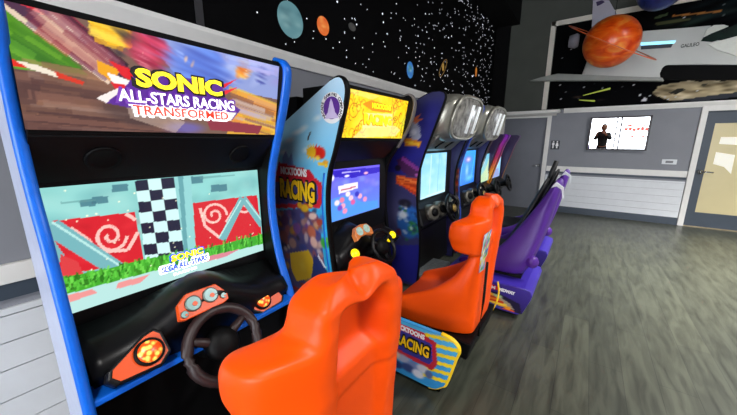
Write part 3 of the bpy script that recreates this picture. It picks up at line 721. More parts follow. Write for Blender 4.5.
part(artgrid('screen', quad((XS, .19, .85), (XS, 1.07, .85), (XS, 1.07, 1.34), (XS, .19, 1.34)), 260, 150, paint_sA, artmat('lit_screen', 1.12, .2), ca, uv=lambda p: (p[1], p[2])), 'lit screen showing a race scene')
MB().box((XS-.06, A0+.03, .75), (XS-.004, A1-.046, 1.40)).build('screen_bezel', SATIN, ca)
def st_(s, px, py, wpx, hz, m, bold, off, tilt=0):
    y, z = pS(px, py); y0 = pS(px-wpx/2, py)[0]; y1 = pS(px+wpx/2, py)[0]
    return text(s, hz*1.38, (XS+off, y, z), FACE_X, m, 'screen_lettering', ca, bold*hz, y1-y0, .002, tilt=tilt)
BLU_L = glow('lit_blue', '#2a4ad8', .9)
st_('SONIC', 187, 254, 36, .034, BLU_L, .14, .006); st_('SONIC', 187, 254, 33, .03, YEL_L, .07, .009)
st_('SEGA ALL-STARS', 185, 263, 52, .034, WHT_L, .16, .006); st_('SEGA ALL-STARS', 185, 263, 47, .027, BLU_L, .04, .009)
st_('RACING', 185, 270.5, 24, .013, WHT_L, .06, .007)
# dashboard
dash = MB()
rings = []
for k in range(25):
    t = k/24; y = A0+.05+(A1-A0-.1)*t; hgt = math.exp(-((t-.48)/.24)**2)
    zt = .70+.165*hgt; xo = -1.29+.03*math.cos(PI*(2*t-1))
    rings.append([(-1.53, y, .60), (-1.53, y, .80+.05*hgt), (-1.46, y, zt+.03), (-1.38, y, zt+.02), (xo-.02, y, zt-.03), (xo-.03, y, zt-.06), (xo-.05, y, .62), (-1.40, y, .56)])
dash.loft(rings).build('dashboard', SATIN, ca, True)
MB().box((-1.60, A0+.03, .05), (-1.40, A1-.046, .62)).build('lower_panel', BLACK, ca)
part(MB().box((-1.42, A0+.03, .585), (-1.30, A1-.046, .61)).build('lower_trim', BLUE, ca, bevel=.006), 'blue strip under dashboard')
# left and right pods with orange plates and yellow buttons
def pod(yc, flip, xp, zc):
    s = -1 if flip else 1
    N = Vector((.82, 0, .57)).normalized(); T = Vector((0, 1, 0)); Bv = N.cross(T)*-1
    if Bv.z < 0: Bv = -Bv
    c0 = Vector((xp, yc, zc))
    def pl(a, b, d): return c0+T*(a*s*.74)+Bv*b*.84+N*d
    shape = [(-.142, -.035), (-.115, -.065), (.06, -.075), (.115, -.035), (.105, .06), (.08, .085), (.03, .075), (-.13, -.005)]
    m = MB(); rr = []
    for d, k in ((-.12, 1.05), (-.02, 1.12), (0, 1.06)): rr.append([pl(a*k, b*k, d) for a, b in shape])
    m.loft(rr).build('control_pod', SATIN, ca, bevel=.006)
    o = MB().loft([[pl(a*.93, b*.93, d) for a, b in shape] for d in (-.002, .005)]).build('pod_plate', mat('orange_plate', '#e4500e', .4, noise=.06, nscale=12), ca)
    part(o, 'orange pod plate')
    button(ca, tuple(pl(.03, 0, .008)), .05, None, BLACK, N, BTN)
def amber():
    m = mat('amber_lit_button', '#e8a020', .3, emit='#f09018', estr=.55)
    nt = m.node_tree; b = nt.nodes['Principled BSDF']
    v = nt.nodes.new('ShaderNodeTexVoronoi'); v.inputs['Scale'].default_value = 55
    tc = nt.nodes.new('ShaderNodeTexCoord'); nt.links.new(tc.outputs['Object'], v.inputs['Vector'])
    r = nt.nodes.new('ShaderNodeValToRGB'); r.color_ramp.elements[0].color = (*S('#ffd860'), 1); r.color_ramp.elements[0].position = .25; r.color_ramp.elements[1].color = (*S('#d84810'), 1); r.color_ramp.elements[1].position = .6
    nt.links.new(v.outputs['Distance'], r.inputs['Fac']); nt.links.new(r.outputs['Color'], b.inputs['Emission Color']); nt.links.new(r.outputs['Color'], b.inputs['Base Color'])
    return m
BTN = amber()
pod(.325, False, -1.275, .715)
pod(.915, True, -1.345, .66)
# instrument cluster
N = Vector((.85, 0, .53)).normalized(); Bv = Vector((-.53, 0, .85)).normalized()
c0 = Vector((-1.295, .575, .825))
def pl(a, b, d): return c0+Vector((0, 1, 0))*a+Bv*b+N*d
shp = [(a*.80, b*.82) for a, b in [(-.14, -.055), (-.115, -.065), (.09, -.06), (.125, -.05), (.13, -.01), (.085, .055), (-.07, .06), (-.125, .02)]]
part(MB().loft([[pl(a, b, d) for a, b in shp] for d in (-.03, .006)]).build('gauge_plate', mat('orange_plate', '#e4500e'), ca, bevel=.004), 'orange gauge plate')
GT = mat('teal_gauge', '#5f9490', .3, emit='#5f9a98', estr=.08, noise=.15, nscale=40)
for a, b, R in ((-.046, .0, .033), (.03, .006, .033), (-.09, -.03, .015), (.08, -.018, .013)):
    g = MB().lathe([(R, 0), (R, .006), (R*.85, .008)], pl(a, b, .006), N, 28).build('gauge', mat('grey_gauge_rim', '#6a7068', .35, .5, noise=.1), ca, True)
    MB().lathe([(R*.84, 0), (R*.84, .004)], pl(a, b, .012), N, 28).build('dial', GT, g)
    MB().lathe([(R*.3, 0), (R*.3, .004)], pl(a+.004, b-.004, .0145), N, 14).build('needle_hub', mat('orange_plate', '#e4500e'), g)
wheel(ca, Vector((-1.20, .60, .635)), .150, .023, mat('brown_black_grip', '#2a1c1c', .45, noise=.15, nscale=50, bump=.1), .5, BLACK)
pedals(ca, .64, -1.42)

# ---------- cabinet B : light blue cartoon racing cabinet
B0, B1 = 1.455, 2.36; BC = 1.907
cb = thing('racing_cabinet', 'racing arcade cabinet with pale blue side, yellow marquee and purple race screen', 'arcade machine', (-1.6, BC, 0), 'racing arcade cabinets')
FB = [(-1.33, .02), (-1.32, .3), (-1.35, .6), (-1.385, .87), (-1.395, 1.11), (-1.37, 1.3), (-1.315, 1.45), (-1.255, 1.63), (-1.215, 1.77), (-1.225, 1.84), (-1.265, 1.87), (-1.33, 1.855)]
FB = [(x*.99, z) for x, z in FB]
MB().prism(outline(FB, 1.53), 1, B0, B0+.04).build('side_panel', mat('blue_panel', '#4aa0dc', .4, noise=.04), cb)
FBf = [(x-.09 if z < 1.4 else (x-.05 if z < 1.5 else x), z) for x, z in FB]
MB().prism(outline(FBf, 1.53), 1, B1-.04, B1).build('side_panel', BLACK, cb)
edge_band(FB, B0-.003, B0+.043, .016).build('edge_trim', BLACK, cb, True)
part(edge_band([q_ for q_ in FBf if q_[1] > 1.4], B1-.043, B1+.003, .016).build('edge_trim', mat('grey_edge', '#6a6460', .5, noise=.08), cb, True), 'grey edge beside the marquee')
part(edge_band([(x-.03, z) for x, z in FB[:6]], B0-.006, B0-.001, .012).build('edge_stripe', BLUE, cb, True), 'blue lower edge line')
def pB(px, py): p = P(px, py, 1, B0); return (p.x, p.z)
def paint_pB(A):
    A.grad(1.0, 1.88, '#35aee4', '#c4e4f8')
    A.ell(pB(292, 150), .3, .12, '#bfe2f4', .9, 0, .5)
    for q, rx in (((298, 132), .09), ((304, 128), .06), ((290, 140), .07), ((318, 118), .06), ((325, 112), .04), ((284, 152), .06), ((306, 150), .05)): A.ell(pB(*q), rx, .025, '#e8f4fc', .8, .2, .8)
    A.poly([pB(282, 200), pB(283, 158), pB(286, 150), pB(289, 158), pB(292, 152), pB(294, 165), pB(298, 175), pB(300, 200)], '#6a7ac0', .7)
    # red and yellow splash
    for k in range(16):
        a = 2*PI*k/16; c = pB(314, 152); A.line(c, (c[0]+.085*math.cos(a), c[1]+.06*math.sin(a)), .016, '#f0c428' if math.cos(a) < .2 else '#d8301c', 1, .002)
    A.ell(pB(312, 152), .05, .04, '#e8b420', .3); A.ell(pB(321, 153), .05, .045, '#cc2418', .3); A.ell(pB(318, 158), .03, .02, '#f0d048', .5); A.ell(pB(326, 162), .03, .016, '#e8a020', .4); A.line(pB(308, 140), pB(311, 132), .006, '#30203a'); A.line(pB(318, 163), pB(328, 166), .01, '#e8c020')
    # title plaque
    A.poly([pB(276, 182), pB(277, 170), pB(316, 178), pB(322, 183), pB(323, 202), pB(320, 208), pB(276, 208)], '#cc2434')
    A.poly([pB(276, 204), pB(276, 181), pB(314, 183), pB(318, 186), pB(318.5, 199), pB(316, 203.5)], '#4a4a98')
    A.poly([pB(277, 173), pB(279, 162), pB(310, 170), pB(315, 177), pB(312, 181)], '#c81e30')
    # bunch of overlapping coloured shapes lower down
    A.grad(0, .01, '#35aee4', '#35aee4') if False else None
    A.poly([pB(270, 212), pB(300, 208), pB(318, 214), pB(322, 240), pB(326, 275), pB(322, 330), pB(270, 340)], '#54407a', .9)
    for k in range(120): A.ell(pB(277+46*random.random(), 212+90*random.random()), .02+.035*random.random(), .02+.02*random.random(), random.choice(['#8a4a4a', '#3a3a80', '#c89a88', '#7a4a98', '#e8d8d0', '#2a2440', '#d8a030', '#4a6ab8', '#a85a5a']), .5, random.random()*3, .75)
    for q, rx, rz, col in (((285, 220), .06, .05, '#5a3a6a'), ((284, 236), .06, .06, '#8a4a4a'), ((297, 228), .05, .05, '#7a4a98'), ((293, 243), .05, .05, '#b89088'), ((305, 208), .05, .035, '#f0c020'), ((311, 204), .03, .03, '#f4cc30'), ((300, 205), .03, .03, '#e8b418'), ((313, 216), .05, .03, '#e8c8b8'), ((320, 222), .035, .03, '#a83a2a'), ((312, 232), .05, .06, '#c86a4a'), ((314, 242), .04, .05, '#e8c0b0'), ((303, 247), .05, .03, '#3a4a98'), ((325, 243), .045, .045, '#3aa838'), ((327, 240), .03, .02, '#68c850')):
        A.ell(pB(*q), rx, rz, col, .35, .3, .95)
    A.poly([pB(290, 253), pB(309, 250), pB(315, 262), pB(311, 278), pB(297, 281), pB(292, 270)], '#e8c028'); A.ell(pB(303, 266), .05, .06, '#f0d040', .8, 0, .7)
    A.poly([pB(314, 254), pB(320, 260), pB(328, 272), pB(322, 285), pB(312, 282)], '#2a3a7a'); A.line(pB(318, 255), pB(326, 268), .008, '#e8ecf0'); A.ell(pB(284, 268), .05, .09, '#a89088', .4)
    for q in ((288, 286), (296, 288), (304, 285)): A.ell(pB(*q), .05, .02, '#a82420', .5)
    for k in range(60):
        q = pB(282+45*random.random(), 288+40*random.random()); A.ell(q, .03, .02, random.choice(['#d8d8e0', '#3a6ac8', '#2a3a8a', '#7a8ab0', '#202040']), .6, 0, .7)
part(side_art('side_art', FB, B0-.0035, paint_pB, artmat('print_gloss', 0, .35, .15), cb, 90, 170, 1.53), 'light blue printed side art')
# badge
cx_, cz_ = pB(332.5, 108)
bz = MB().lathe([(.092, 0), (.092, .003)], (cx_, B0-.005, cz_), (0, -1, 0), 40).build('badge', WHITEINK, cb)
MB().lathe([(.066, 0), (.066, .002)], (cx_, B0-.008, cz_), (0, -1, 0), 36).build('badge_disc', PURPLEINK, bz)
g = MB()
for yy, z0_, z1_, w0, w1 in ((0, -.062, -.03, .055, .035), (0, -.03, .0, .03, .022), (0, 0, .035, .02, .010), (0, .035, .052, .009, .002)):
    g.prism([(cx_-w0, cz_+z0_), (cx_+w0, cz_+z0_), (cx_+w1, cz_+z1_), (cx_-w1, cz_+z1_)], 1, B0-.0125, B0-.010)
g.build('badge_tower', mat('lilac_ink', '#cdbde0', .5, noise=.05), bz)
for i, chn in enumerate('ARCADE GAMING COMPANY'):
    if chn == ' ': continue
    a = math.radians(222-264*i/20); text(chn, .026, (cx_+.079*math.cos(a), B0-.009, cz_+.079*math.sin(a)), FACE_Y, BLACKINK, 'badge_letter', bz, .0006, tilt=a-PI/2, depth=.001)
x_, z_ = pB(294, 171.5); text('NICKTOONS', .07, (x_, B0-.007, z_), FACE_Y, WHITEINK, 'side_lettering', cb, .003, width=.27, tilt=-.03)
x_, z_ = pB(297.5, 190); text('RACING', .19, (x_, B0-.006, z_), FACE_Y, BLACKINK, 'side_lettering', cb, .018, width=.385, tilt=-.03); text('RACING', .18, (x_, B0-.009, z_), FACE_Y, YELLOWINK, 'side_lettering', cb, .008, width=.355, tilt=-.03)
body(cb, B0+.041, B1-.041, 1.80, -1.6, 0)
MB().prism([(-1.60, 1.50), (-1.315, 1.50), (-1.255, 1.845), (-1.60, 1.845)], 1, B0+.041, B1-.041).build('marquee_box', BLACK, cb, bevel=.003)
def pBm(px, py):
    z = 1.7
    for _ in range(4):
        p = P(px, py, 0, -1.305+.055*(z-1.53)/.30); z = p.z
    return (p.y, p.z)
def paint_mB(A):
    A.fill('#ffd81a')
    for k in range(120):
        A.ell(pBm(340+68*random.random(), 88+50*random.random()), .05, .03, random.choice(['#ffc410', '#ffe648', '#ffd000', '#ffee80', '#ffb400']), 1, random.random()*3, .5)
    for k in range(90):
        x = random.choice([random.uniform(340, 366), random.uniform(390, 408)]); q = pBm(x, 92+46*random.random())
        A.ring(q, .018+.03*random.random(), .0035, random.choice(['#b86a08', '#d88a10', '#8a7a10', '#c85010', '#e87818']), random.uniform(0, 200), random.uniform(200, 360), .75)
    A.poly([pBm(341, 90), pBm(346, 88), pBm(380, 96), pBm(372, 100)], '#ffe98a', .6); A.poly([pBm(358, 132), pBm(364, 127), pBm(395, 126), pBm(400, 130), pBm(395, 136), pBm(352, 138)], '#f8e8a8', .7)
    A.poly([pBm(362, 104), pBm(371, 100), pBm(392, 107), pBm(391, 113), pBm(372, 111)], '#e89010'); A.poly([pBm(363, 113), pBm(392, 114), pBm(392, 127), pBm(362, 128)], '#ffee9a')
    A.ell(pBm(403, 122), .06, .09, '#a8d860', .9, 0, .45); A.ell(pBm(347, 128), .06, .05, '#c8c820', .9, 0, .5)
def posB(u, v):
    z = 1.525+.295*v; return (-1.302+.055*(z-1.53)/.30, B0+.05+(2.318-B0-.05)*u, z)
part(artgrid('marquee', posB, 150, 80, paint_mB, artmat('lit_yellow_marquee', 1.05), cb, uv=lambda p: (p[1], p[2])), 'brightly lit yellow marquee')
def mb(s, px, py, wpx, hz, m, bold, off):
    y, z = pBm(px, py); y0 = pBm(px-wpx/2, py)[0]; y1 = pBm(px+wpx/2, py)[0]
    text(s, hz*1.38, (-1.302+.055*(z-1.53)/.30+off, y, z), FACE_X, m, 'marquee_lettering', cb, bold*hz, y1-y0, .002)
AMB = glow('lit_amber', '#d8900a', .8)
mb('NICKTOONS', 381, 107, 19, .035, YEL_L, .04, .006)
mb('RACING', 377.5, 120, 29, .075, AMB, .11, .005); mb('RACING', 377.5, 120, 27, .07, YEL_L, .04, .009)
# screen
def pBs(px, py): p = P(px, py, 0, -1.46); return (p.y, p.z)
def paint_sB(A):
    A.grad(.92, 1.3, '#5a88e0', '#6a5ae8')
    A.poly([pBs(330, 171), pBs(380, 167), pBs(380, 172), pBs(352, 178), pBs(330, 177)], '#3020b8')
    for k in range(50): A.ell(pBs(332+46*random.random(), 178+40*random.random()), .06, .03, random.choice(['#7a7af0', '#8a84f4', '#6a8cf0', '#7898f4', '#9a8cf8']), 1, 0, .4)
    A.poly([pBs(330, 200), pBs(345, 195), pBs(362, 202), pBs(378, 200), pBs(378, 207), pBs(331, 222)], '#4a9ae8', .7)
    A.poly([pBs(338, 186), pBs(358, 182), pBs(358, 188), pBs(339, 194)], '#e8e0f0'); A.line(pBs(341, 190.5), pBs(356, 186.5), .006, '#c06a7a')
    for q, col in (((342, 200), '#e87a9a'), ((343, 206), '#f0a0b8'), ((351, 198), '#f4c0d0'), ((353, 202), '#d85a9a'), ((360, 196), '#f0a8c0'), ((365, 199), '#e890b8'), ((348, 194), '#f0e0e8'), ((340, 208), '#6a4ac0'), ((345, 211), '#f08ab0'), ((337, 203), '#e8d8f0'), ((357, 194), '#3a3ab8')): A.ell(pBs(*q), .035, .026, col, .4)
    A.ell(pBs(332, 178), .03, .03, '#f4f4ff', .5); A.ell(pBs(347, 176), .04, .012, '#e8e4ff', .5); A.ell(pBs(366, 173), .04, .014, '#e8a8c8', .5); A.line(pBs(342, 173), pBs(360, 171), .005, '#c8c0ff', .8)
part(artgrid('screen', quad((-1.46, 1.585, .925), (-1.46, 2.22, .925), (-1.46, 2.22, 1.305), (-1.46, 1.585, 1.305)), 100, 70, paint_sB, artmat('lit_screen'), cb, uv=lambda p: (p[1], p[2])), 'lit purple and blue screen')
MB().box((-1.62, B0+.041, .75), (-1.464, B1-.041, 1.40)).build('screen_bezel', SATIN, cb)
MB().prism([(-1.60, 1.36), (-1.45, 1.36), (-1.32, 1.50), (-1.60, 1.50)], 1, B0+.041, B1-.041).build('speaker_panel', SATIN, cb)
# dash B
rings = []
for k in range(25):
    t = k/24; y = B0+.045+(B1-B0-.09)*t; hgt = math.exp(-((t-.30)/.19)**2)
    zt = .68+.17*hgt
    rings.append([(-1.55, y, .55), (-1.50, y, .86), (-1.45, y, zt+.055), (-1.36, y, zt+.03), (-1.30, y, zt-.03), (-1.34, y, .60), (-1.42, y, .52)])
MB().loft(rings).build('dashboard', SATIN, cb, True)
MB().box((-1.60, B0+.041, .05), (-1.42, B1-.041, .6)).build('lower_panel', BLACK, cb)
c0 = Vector((-1.27, 1.715, .86))
shp = [(-.10, -.05), (-.04, -.03), (.04, -.03), (.10, -.05), (.105, .0), (.07, .045), (.0, .055), (-.06, .045), (-.10, .0)]
part(MB().loft([[pl(a, b, d) for a, b in shp] for d in (-.03, .008)]).build('gauge_plate', mat('copper_glow_plate', '#c8763a', .35, emit='#b8602a', estr=.25, noise=.1), cb, bevel=.004), 'coppery lit gauge plate')
for a, b, R in ((-.042, .008, .032), (.042, .01, .032)):
    MB().lathe([(R, 0), (R, .006)], pl(a, b, .008), N, 24).build('gauge', mat('pale_gauge', '#98b4ac', .3, emit='#a8c4b8', estr=.3, noise=.3, nscale=50), cb)
YBT = mat('yellow_lit_button', '#ffe000', .3, emit='#ffe010', estr=.75)
for q, xx in (((354.5, 254), -1.20), ((388, 238.5), -1.27), ((392, 235), -1.33)):
    p = P(q[0], q[1], 0, xx); button(cb, tuple(p), .042, None, BLACK, Vector((.8, -.25, .55)).normalized(), YBT)
wheel(cb, Vector((-1.19, 1.875, .72)), .125, .015, SATIN, .5, BLACK)
pedals(cb, 2.0, -1.45)

# ---------- cabinets C and D : dark blue machines with silver light pods on top
FC = [(-1.30, .02), (-1.28, .3), (-1.285, .58), (-1.31, .75), (-1.33, .98), (-1.32, 1.18), (-1.27, 1.375), (-1.20, 1.56), (-1.12, 1.775), (-1.085, 1.88), (-1.11, 1.925), (-1.21, 1.93), (-1.34, 1.88)]
def rrect(hw, hh, p=3.2, n=32):
    out = []
    for k in range(n):
        t = 2*PI*k/n; c, s = math.cos(t), math.sin(t)
        out.append((hw*math.copysign(abs(c)**(2/p), c), hh*math.copysign(abs(s)**(2/p), s)))
    return out
def pod_top(parent, yc, hw):
    m = MB(); R = []
    for x, k, kh, dz in ((-1.86, .80, .62, .03), (-1.55, .93, .85, .02), (-1.30, 1, 1, 0), (-1.15, .98, .97, 0), (-1.085, .90, .88, 0), (-1.065, .82, .80, 0)):
        R.append([(x+.10*(b/.38)*(1 if x > -1.4 else 0), yc+a, 1.725+dz+b) for a, b in rrect(hw*k, .235*kh)])
    o = m.loft(R).build('light_pod', SILVER, parent, True)
    face = MB().loft([[(x+.10*(b/.38), yc+a, 1.725+b) for a, b in rrect(hw*.84*q, .235*.82*q)] for x, q in ((-1.075, 1), (-1.052, 1), (-1.04, .88))])
    part(face.build('pod_window', mat('smoky_glass', '#8a8884', .2, .1, noise=.6, nscale=16), o, True), 'smoky glass face')
    t = MB().tube([(-1.05+.10*(b/.38), yc+a, 1.725+b) for a, b in rrect(hw*.86, .235*.84)], .018, 8, True)
    t.build('pod_rim', SILVER, o, True)
    for a in (.03, .24):
        MB().tube([(-1.042-.035, yc+a, 1.585), (-1.042+.035, yc+a, 1.86)], .022, 10).build('light_tube', glow('pale_tube_light', '#e0e4e4', .3), o, True)
    MB().loft([[(-1.85, yc-hw*.8, 1.42), (-1.34, yc-hw*.8, 1.40), (-1.34, yc+hw*.8, 1.40), (-1.85, yc+hw*.8, 1.42)],
               [(-1.85, yc-hw*.85, 1.57), (-1.16, yc-hw*.85, 1.57), (-1.16, yc+hw*.85, 1.57), (-1.85, yc+hw*.85, 1.57)]]).build('pod_neck', SILVER, parent, bevel=.03)
    for dy in (-.22, .05): MB().tube([(-1.30, yc+dy, 1.44), (-1.17, yc+dy+.1, 1.555)], .016, 8).build('pod_strut', BLACK, parent, True)
def silver_dash(parent, yc, hw):
    MB().prism([(-1.60, .05), (-1.36, .05), (-1.40, .55), (-1.26, .66), (-1.30, .82), (-1.42, .90), (-1.60, .90)], 1, yc-hw, yc+hw).build('dashboard', SATIN, parent, bevel=.02)
    for dy in (-.31, -.09, .31):
        g = MB().lathe([(.07, -.06), (.085, -.04), (.085, .045), (.07, .06), (.05, .062)], (-1.27, yc+dy, .775), (.9, -.35, .2), 24).build('throttle_drum', DSILVER, parent, True)
        MB().lathe([(.045, .06), (.04, .075)], (-1.27, yc+dy, .775), (.9, -.35, .2), 18).build('drum_cap', BLACK, g, True)
    rim = wheel(parent, Vector((-1.14, yc-.03, .79)), .14, .02, SATIN, .3, BLACK)
    MB().lathe([(.045, .012), (.04, .022), (.012, .026)], (-1.13, yc-.03, .79), (.95, 0, .3), 20).build('hub_cap', mat('brass_cap', '#c8a860', .3, .7, noise=.1), rim, True)
def ribbed(parent, x0, x1, y0, y1, z):
    m = MB().box((x0, y0, z-.03), (x1, y1, z-.012)); n = 13
    for k in range(n):
        y = y0+(y1-y0)*(k+.15)/n; m.box((x0, y, z-.012), (x1, y+(y1-y0)*.6/n, z))
    return part(m.build('foot_plate', STEEL, parent), 'ribbed grey metal plate')
def pC(px, py): p = P(px, py, 1, 2.68); return (p.x, p.z)
def paint_pC(A):
    A.grad(1.35, 1.95, '#26268a', '#34345e')
    for k in range(40): A.ell(pC(392+50*random.random(), 95+70*random.random()), .12, .09, random.choice(['#24248a', '#2c2c6a', '#34349c', '#202078']), 1, 0, .4)
    A.poly([pC(385, 172), pC(425, 176), pC(425, 245), pC(385, 245)], '#3a3a6a')
    A.ell(pC(400, 215), .2, .25, '#6a6a90', .9, 0, .6)
    # silver shape and orange title splash
    A.poly([pC(409, 127), pC(415, 118), pC(420, 128), pC(421, 137), pC(415, 142), pC(410, 136)], '#a8acc0'); A.ell(pC(414, 132), .04, .035, '#d8dae4', .5)
    A.poly([pC(411, 116), pC(414, 118), pC(421, 114), pC(418, 119), pC(423, 119), pC(415, 124)], '#d87040')
    A.poly([pC(404, 138), pC(412, 139), pC(422, 142), pC(420, 147), pC(405, 146)], '#e89020'); A.line(pC(406, 142), pC(420, 144.5), .012, '#f8c838')
    # violet wedge and orange streaks
    A.poly([pC(397, 160), pC(404, 156), pC(419, 168), pC(421, 178), pC(408, 176), pC(399, 168)], '#4a2050'); A.line(pC(402, 158), pC(419, 170), .02, '#8a3a90'); A.ell(pC(398, 168), .04, .035, '#181420', .3); A.ell(pC(417, 175), .03, .02, '#c86ac0', .6)
    A.poly([pC(396, 175), pC(419, 179), pC(418, 197), pC(408, 190), pC(396, 181)], '#d8481c')
    for k in range(14): A.line(pC(396+3*random.random(), 176+7*random.random()), pC(418, 182+13*random.random()), .009, random.choice(['#f0702a', '#b8300c', '#f89048', '#e85818']), .8)
    # blue green round shape with light specks
    A.ell(pC(409, 222), .15, .19, '#2a6ac0', .2); A.ell(pC(413, 228), .07, .09, '#3a9a4a', .5); A.ell(pC(403, 215), .08, .06, '#e0e8f0', .6); A.ell(pC(406, 206), .03, .05, '#d8dce8', .5)
    for k in range(40): A.ell(pC(398+22*random.random(), 205+35*random.random()), .03, .02, random.choice(['#1a4a98', '#d8e4ec', '#3a88d0', '#2a7a3a', '#1a2a5a']), .5, 0, .7)
    A.ell(pC(399, 232), .04, .05, '#7a1820', .5, 0, .8); A.ell(pC(405, 203), .09, .05, '#141220', .4, 0, .8)
def dark_cab(y0, y1, label, screen, art, edge):
    yc = (y0+y1)/2
    c = thing('racing_cabinet', label, 'arcade machine', (-1.6, yc, 0), 'racing arcade cabinets')
    MB().prism(outline(FC, 1.6), 1, y0, y0+.035).build('side_panel', mat('navy_panel', '#2a2a60', .4, noise=.08), c)
    MB().prism(outline(FC, 1.6), 1, y1-.035, y1).build('side_panel', mat('navy_panel', '#2a2a60'), c)
    edge_band(FC, y0-.003, y0+.038, .014).build('edge_trim', edge, c, True); edge_band(FC, y1-.038, y1+.003, .014).build('edge_trim', BLACK, c, True)
    if art: part(side_art('side_art', FC, y0-.004, art, artmat('print_gloss'), c, 60, 130, 1.6), 'dark blue printed side art')
    body(c, y0+.036, y1-.036, 1.62, -1.5, 0)
    MB().box((-1.52, y0+.036, .80), (-1.386, y1-.036, 1.42)).build('screen_bezel', SATIN, c)
    part(artgrid('screen', quad((-1.38, yc-.34, .90), (-1.38, yc+.34, .90), (-1.38, yc+.34, 1.375), (-1.38, yc-.34, 1.375)), 60, 44, screen, artmat('lit_screen'), c, uv=lambda p: (p[1]-yc, p[2])), 'lit screen')
    silver_dash(c, yc, (y1-y0)/2-.04); pod_top(c, yc, .46)
    return c, yc
def scr_C(A):
    A.grad(.9, 1.38, '#a8dcf4', '#7cc4f0')
    for k in range(40): A.ell((random.uniform(-.34, .34), random.uniform(.9, 1.37)), .1, .05, random.choice(['#8cccf2', '#b4e0f4', '#98d4f0', '#c0e4f2']), 1, 0, .5)
    A.line((-.12, .93), (-.10, 1.36), .01, '#c8e8f4', .8); A.line((.1, .93), (.12, 1.36), .012, '#6ab4e4', .5); A.poly([(-.34, .9), (.34, .9), (.34, .93), (-.34, .92)], '#c8ecf4')
def scr_D(A):
    A.grad(.9, 1.38, '#2a7ae8', '#3aa0f0')
    A.ell((.0, 1.25), .24, .07, '#b070d8', .9, 0, .7); A.ell((.02, 1.25), .12, .04, '#e8d8f4', .8, 0, .8); A.ell((-.02, 1.1), .1, .12, '#d8f0fc', .9, 0, .6); A.ell((.1, .98), .25, .06, '#60b8f8', .8)
    A.line((-.3, .92), (-.2, 1.36), .02, '#5ab4f4', .7); A.line((.2, 1.0), (.3, 1.3), .02, '#4ac0e8', .7)
cC, yC = dark_cab(2.68, 3.76, 'racing arcade cabinet with navy side, silver light pod and plain pale blue screen', scr_C, paint_pC, BLACK)
def paint_pD(A):
    A.grad(.9, 1.95, '#3a4a90', '#2a2a70'); A.ell((-1.35, 1.0), .2, .2, '#d8502a', .5); A.ell((-1.36, .75), .2, .12, '#e8e0d8', .6); A.ell((-1.35, 1.25), .2, .1, '#3a6ac8', .5)
    for k in range(30): A.ell((-1.45+.2*random.random(), .6+.6*random.random()), .05, .04, random.choice(['#2a5ab8', '#d86030', '#e8b080', '#202050']), .6, 0, .6)
cD, yD = dark_cab(3.88, 4.88, 'racing arcade cabinet with silver light pod and bright blue screen, beyond the pale blue one', scr_D, paint_pD, mat('mid_blue_edge', '#2a4aa8', .4, noise=.1))
ribbed(cC, -1.52, -1.16, 2.74, 3.28, .13); ribbed(cD, -1.60, -1.24, 3.95, 4.5, .12)

# ---------- cabinets E and F beyond
def plain_cab(y0, y1, label, screen, edge_fn, hdr):
    yc = (y0+y1)/2
    FE = [(-1.40, .02), (-1.40, .4), (-1.375, .74), (-1.31, 1.0), (-1.25, 1.2), (-1.185, 1.42), (-1.125, 1.55), (-1.11, 1.60), (-1.15, 1.62)]
    if y0 < 5.5: FE = [(x-.07, z) for x, z in FE]
    c = thing('racing_cabinet', label, 'arcade machine', (-1.6, yc, 0), 'racing arcade cabinets')
    tk = .08 if y0 > 5.5 else .035
    for a, b in ((y0, y0+tk), (y1-.035, y1)):
        MB().prism(outline(FE, 1.62), 1, a, b).build('side_panel', mat('dark_violet_panel', '#2e1a48', .4, noise=.1), c)
        if a == y0: side_art('side_art', FE, a-.004, edge_fn, artmat('print_gloss'), c, 12, 60, 1.62)
        f = dense(FE, 60); us = len(f)
        def pos(u, v, a=a, b=b):
            x, z = f[min(int(round(v*(us-1))), us-1)]; return (x+.012, a-.003+(b-a+.006)*u, z)
        artgrid('edge_trim', pos, 4, us, edge_fn, artmat('print_gloss'), c, uv=lambda p: (p[1], p[2]))
    body(c, y0+.036, y1-.036, 1.60, -1.5, 0)
    MB().box((-1.50, y0+.036, .72), (-1.386, y1-.036, 1.36)).build('screen_bezel', SATIN, c)
    part(artgrid('screen', quad((-1.38, yc-.33, .84), (-1.38, yc+.33, .84), (-1.38, yc+.33, 1.30), (-1.38, yc-.33, 1.30)), 50, 40, screen, artmat('lit_screen'), c, uv=lambda p: (p[1]-yc, p[2])), 'lit screen')
    part(MB().prism([(-1.5, 1.37), (-1.42, 1.37), (-1.30, 1.585), (-1.5, 1.60)], 1, y0+.036, y1-.036).build('marquee_box', hdr, c, bevel=.006), 'unlit grey marquee')
    MB().prism([(-1.55, .05), (-1.36, .05), (-1.40, .55), (-1.24, .64), (-1.30, .76), (-1.42, .82), (-1.55, .82)], 1, y0+.036, y1-.036).build('dashboard', SATIN, c, bevel=.02)
    wheel(c, Vector((-1.14, yc, .76)), .14, .02, SATIN, .3, BLACK)
    return c
def scr_E(A):
    A.grad(.84, 1.3, '#8fc8b8', '#6fb8d8'); A.poly([(-.3, .9), (.1, 1.05), (.3, 1.25), (.3, .84), (-.3, .84)], '#c8d8a0', .7); A.ell((-.1, 1.18), .15, .06, '#d8f0f4', .5)
def scr_F(A):
    A.grad(.84, 1.3, '#7ab8e8', '#a8d8f4'); A.ell((0, 1.1), .2, .1, '#e8f4fc', .7); A.poly([(-.33, .84), (.33, .84), (.2, 1.0), (-.2, 1.0)], '#8a98c8')
def edge_red(A): A.grad(.7, 1.6, '#7a2028', '#4a1430')
def edge_pur(A):
    A.grad(1.15, 1.62, '#e02858', '#8a28c8')
    m = np.clip((1.25-A.V)/.25, 0, 1); A.mix(m, '#ff9a20'); A.mix(np.clip((.9-A.V)/.2, 0, 1)*.5, '#f0a840')
